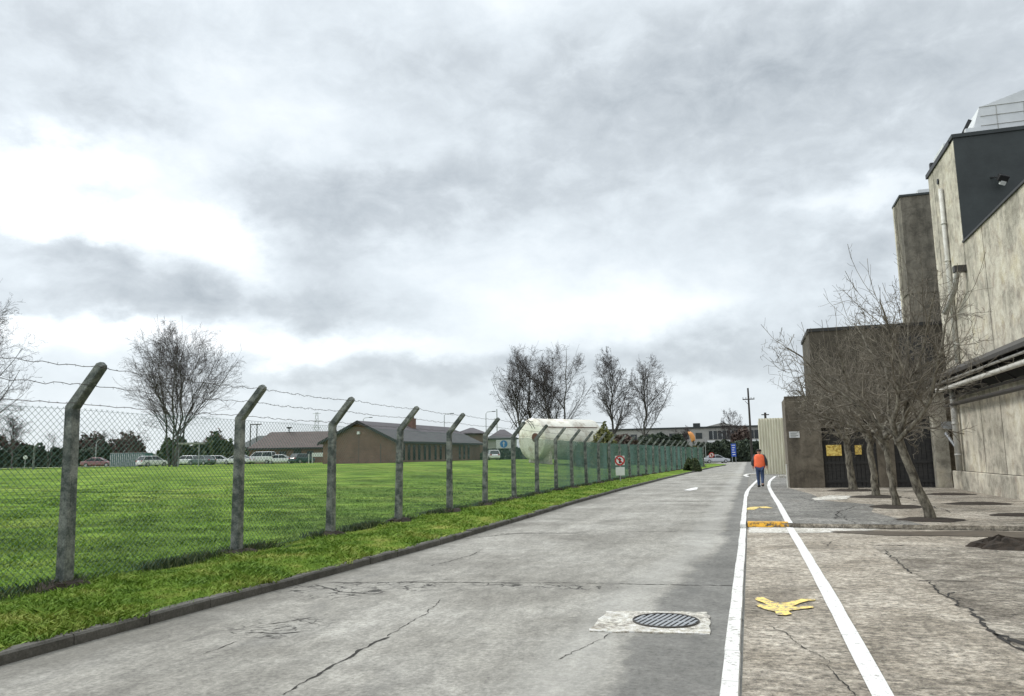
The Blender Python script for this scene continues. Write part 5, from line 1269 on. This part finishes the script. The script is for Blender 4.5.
car(202, 117, pgy, 'grey green car between the white ones', hd+R(150), 'saloon')
car(219, 122, pw, 'white hatchback right of the grey green car', hd+R(10))
car(238, 118, pw, 'white saloon beside the second fence post', hd+R(170), 'saloon')
car(260, 120, pw, 'tall white off-roader under the left end of the brown roof', hd+R(175), 'suv')
car(281, 120, pw, 'white car in front of the middle of the brown roof', hd+R(5), 'saloon')
car(302, 118, pgn, 'dark teal car at the right end of the parked row', hd+R(60))
car(493, 116, pw, 'white hatchback between the brick building and the hedge', hd+R(100))
car(716, 134, psv, 'silver car beyond the grass corner at the road end', hd+R(4), 'saloon', z=0)
P = BG(131, 116); t = thing('shipping_container', 'teal metal container at the far field edge', 'container', P, hd); mb = MB()
mb.box((-2.6, -1.2, 0), (2.6, 1.2, 1.9)); mb.build('body', pm('teal_paint', (.05, .15, .15), (.03, .1, .1), 3, .6), t, world=False); mb = MB()
for k in range(18): mb.box((-2.55+k*.29, -1.24, .1), (-2.42+k*.29, -1.201, 1.8))
mb.box((-2.65, -1.26, 1.9), (2.65, 1.26, 1.98)); mb.build('ribs', M['galv'], t, world=False)
P = BG(171, 96); P2_ = BG(180, 96); t = thing('flat_shelter', 'small pale flat shelter roof among the birch stems', 'shelter', P); z_ = hgt(175, 443, P); mb = MB()
d_ = Vector(P2_-P).normalized(); mb.obox((P[0], P[1], 0), d_, Vector((-d_.y, d_.x, 0)), (-.8, 3.0, z_-.12), (2.2, 4.8, z_+.1)); mb.build('roof', M['render_w'], t); mb = MB()
for q in (-.6, 2): mb.obox((P[0], P[1], 0), d_, Vector((-d_.y, d_.x, 0)), (q, 3.2, P[2]-.1), (q+.1, 3.3, z_-.12))
mb.build('pole', M['galv'], t)
# low pale verge wall line at far left field edge
sheet('far_path', [tuple(p[:2]) for p in (BG(-200, 106), BG(150, 106), BG(150, 112), BG(-200, 112))], 1.33, M['pale'], 'pale path along the far edge of the field')

# ------------------------------------------------------------------ sky
w = bpy.data.worlds.new('World'); SC.world = w; w.use_nodes = True; nt = w.node_tree; N = NT(nt); bg = nt.nodes['Background']
SUN_EL, SUN_AZ = R(48), R(-75)     # azimuth from +Y towards +X
sky = nt.nodes.new('ShaderNodeTexSky'); sky.sky_type = 'NISHITA'; sky.sun_disc = False; sky.sun_elevation = SUN_EL; sky.sun_rotation = SUN_AZ % (2*math.pi)
tc = nt.nodes.new('ShaderNodeTexCoord'); nrmv = N.vmath('NORMALIZE', tc.outputs['Generated']); sep = nt.nodes.new('ShaderNodeSeparateXYZ'); nt.links.new(nrmv, sep.inputs[0])
az = N.math('ARCTAN2', sep.outputs[0], sep.outputs[1]); el = N.math('ARCSINE', sep.outputs[2])
inv = N.math('DIVIDE', 1.0, N.math('ADD', N.math('MAXIMUM', sep.outputs[2], 0.0), .22))
cmb = nt.nodes.new('ShaderNodeCombineXYZ'); N.set(cmb.inputs[0], N.math('MULTIPLY', sep.outputs[0], inv)); N.set(cmb.inputs[1], N.math('MULTIPLY', sep.outputs[1], inv)); pv = cmb.outputs[0]
c2 = nt.nodes.new('ShaderNodeCombineXYZ'); N.set(c2.inputs[0], az); N.set(c2.inputs[1], N.math('MULTIPLY', el, 1.6)); ev = c2.outputs[0]
wn = nt.nodes.new('ShaderNodeTexNoise'); nt.links.new(ev, wn.inputs['Vector']); wn.inputs['Scale'].default_value = 9.0; wn.inputs['Detail'].default_value = 7; wn.inputs['Roughness'].default_value = .58
ws_ = nt.nodes.new('ShaderNodeSeparateColor'); nt.links.new(wn.outputs['Color'], ws_.inputs[0])
azw = N.math('ADD', az, N.math('MULTIPLY', N.math('SUBTRACT', ws_.outputs[0], .5), .15)); elw = N.math('ADD', el, N.math('MULTIPLY', N.math('SUBTRACT', ws_.outputs[1], .5), .11))
BL = [(62, 243, 40, 13, .6), (118, 270, 36, 20, .5), (195, 292, 46, 24, .8), (36, 297, 50, 16, .4), (152, 262, 12, 24, -.3), (97, 193, 34, 11, .75), (308, 208, 88, 34, .8), (262, 242, 50, 18, .4), (447, 190, 70, 26, .55), (308, 303, 72, 17, .7), (440, 366, 110, 14, .5), (300, 376, 70, 10, .35),
      (90, 30, 80, 42, .5), (118, 112, 42, 16, .5), (30, 120, 50, 12, .3), (362, 50, 95, 40, .3), (651, 88, 150, 46, .5), (770, 70, 120, 60, .4), (772, 205, 70, 26, .35), (950, 70, 130, 60, .4), (693, 360, 110, 24, .62), (814, 302, 80, 24, .55), (885, 245, 70, 18, .5), (590, 175, 70, 50, .3), (-200, 240, 90, 40, .3), (1200, 200, 200, 90, .4),
      (60, 170, 80, 18, -.8), (130, 222, 110, 14, -1.1), (245, 285, 14, 30, -.4), (215, 245, 40, 26, -.6), (60, 325, 120, 10, -.6), (690, 305, 130, 22, -.55), (856, 192, 80, 10, -.5), (280, 345, 160, 10, -.6), (230, 110, 60, 40, -.25), (700, 385, 60, 12, -.3)]
acc = None
for x, y, sx, sy, s in BL:
    d = ray(x, y); d = d/np.linalg.norm(d); a0 = math.atan2(d[0], d[1]); e0 = math.asin(d[2]); sa = sx/777/math.cos(e0)*1.0; se = sy/777
    u = N.math('DIVIDE', N.math('SUBTRACT', azw, a0), sa); v = N.math('DIVIDE', N.math('SUBTRACT', elw, e0), se)
    r2_ = N.math('ADD', N.math('MULTIPLY', u, u), N.math('MULTIPLY', v, v)); g = N.math('MULTIPLY', N.math('POWER', 2.718, N.math('MULTIPLY', r2_, -.6)), s)
    acc = g if acc is None else N.math('ADD', acc, g)
n1 = N.noise(pv, .9, 4, .5, .2); n2 = N.noise(ev, 4.5, 8, .6, .35); n3 = N.noise(ev, 16.0, 6, .62, .3)
acc = N.math('MULTIPLY', acc, N.math('ADD', .10, N.math('MULTIPLY', n3, 1.5)))
dark = N.math('ADD', acc, N.math('ADD', N.math('MULTIPLY', N.math('SUBTRACT', n1, .5), .3), N.math('MULTIPLY', N.math('SUBTRACT', n2, .5), .85)))
dark = N.math('ADD', dark, N.math('MULTIPLY', N.math('SUBTRACT', n3, .5), .3))
dark = N.math('ADD', dark, N.maprange(el, R(0), R(9), .18, -.02))
cl = N.ramp(N.maprange(dark, -.55, 1.15, 0, 1, False), [(0, (.92, .955, .98)), (.2, (.81, .86, .89)), (.38, (.66, .715, .755)), (.6, (.52, .565, .60)), (1, (.36, .40, .435))])
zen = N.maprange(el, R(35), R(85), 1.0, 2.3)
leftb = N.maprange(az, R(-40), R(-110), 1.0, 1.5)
cl = N.mix(1.0, cl, (10, 10, 10), 'MULTIPLY')
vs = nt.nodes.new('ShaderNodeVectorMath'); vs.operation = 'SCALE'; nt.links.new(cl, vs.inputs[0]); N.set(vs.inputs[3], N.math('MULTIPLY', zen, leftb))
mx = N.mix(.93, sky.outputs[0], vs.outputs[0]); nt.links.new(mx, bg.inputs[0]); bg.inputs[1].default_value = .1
sd = bpy.data.lights.new('sun', 'SUN'); sd.energy = 1.3; sd.angle = R(14); sd.color = (1, .96, .9); so = bpy.data.objects.new('sun', sd); COL.objects.link(so)
dv = Vector((math.sin(SUN_AZ)*math.cos(SUN_EL), math.cos(SUN_AZ)*math.cos(SUN_EL), math.sin(SUN_EL))); so.rotation_euler = dv.to_track_quat('Z', 'Y').to_euler(); so.location = (-20, 0, 30)

# ------------------------------------------------------------------ camera + render
cd = bpy.data.cameras.new('camera'); cam = bpy.data.objects.new('camera', cd); COL.objects.link(cam); SC.camera = cam
cd.sensor_width = 36; cd.sensor_fit = 'HORIZONTAL'; cd.lens = FPX/1024*36; cd.clip_end = 6000; cd.clip_start = .05
m = Matrix(((RC[0], UC[0], -F_[0], 0), (RC[1], UC[1], -F_[1], 0), (RC[2], UC[2], -F_[2], EYE), (0, 0, 0, 1))); cam.matrix_world = m
SC.render.resolution_x = 1024; SC.render.resolution_y = 696
SC.view_settings.view_transform = 'Standard'; SC.view_settings.look = 'None'; SC.view_settings.gamma = 1; SC.view_settings.exposure = 0.34; SC.view_settings.use_curve_mapping = False
SC.cycles.use_denoising = True; SC.cycles.max_bounces = 5; SC.cycles.diffuse_bounces = 3; SC.cycles.use_adaptive_sampling = False; SC.cycles.caustics_reflective = False; SC.cycles.caustics_refractive = False
try: SC.cycles.denoiser = 'OPENIMAGEDENOISE'
except Exception: pass
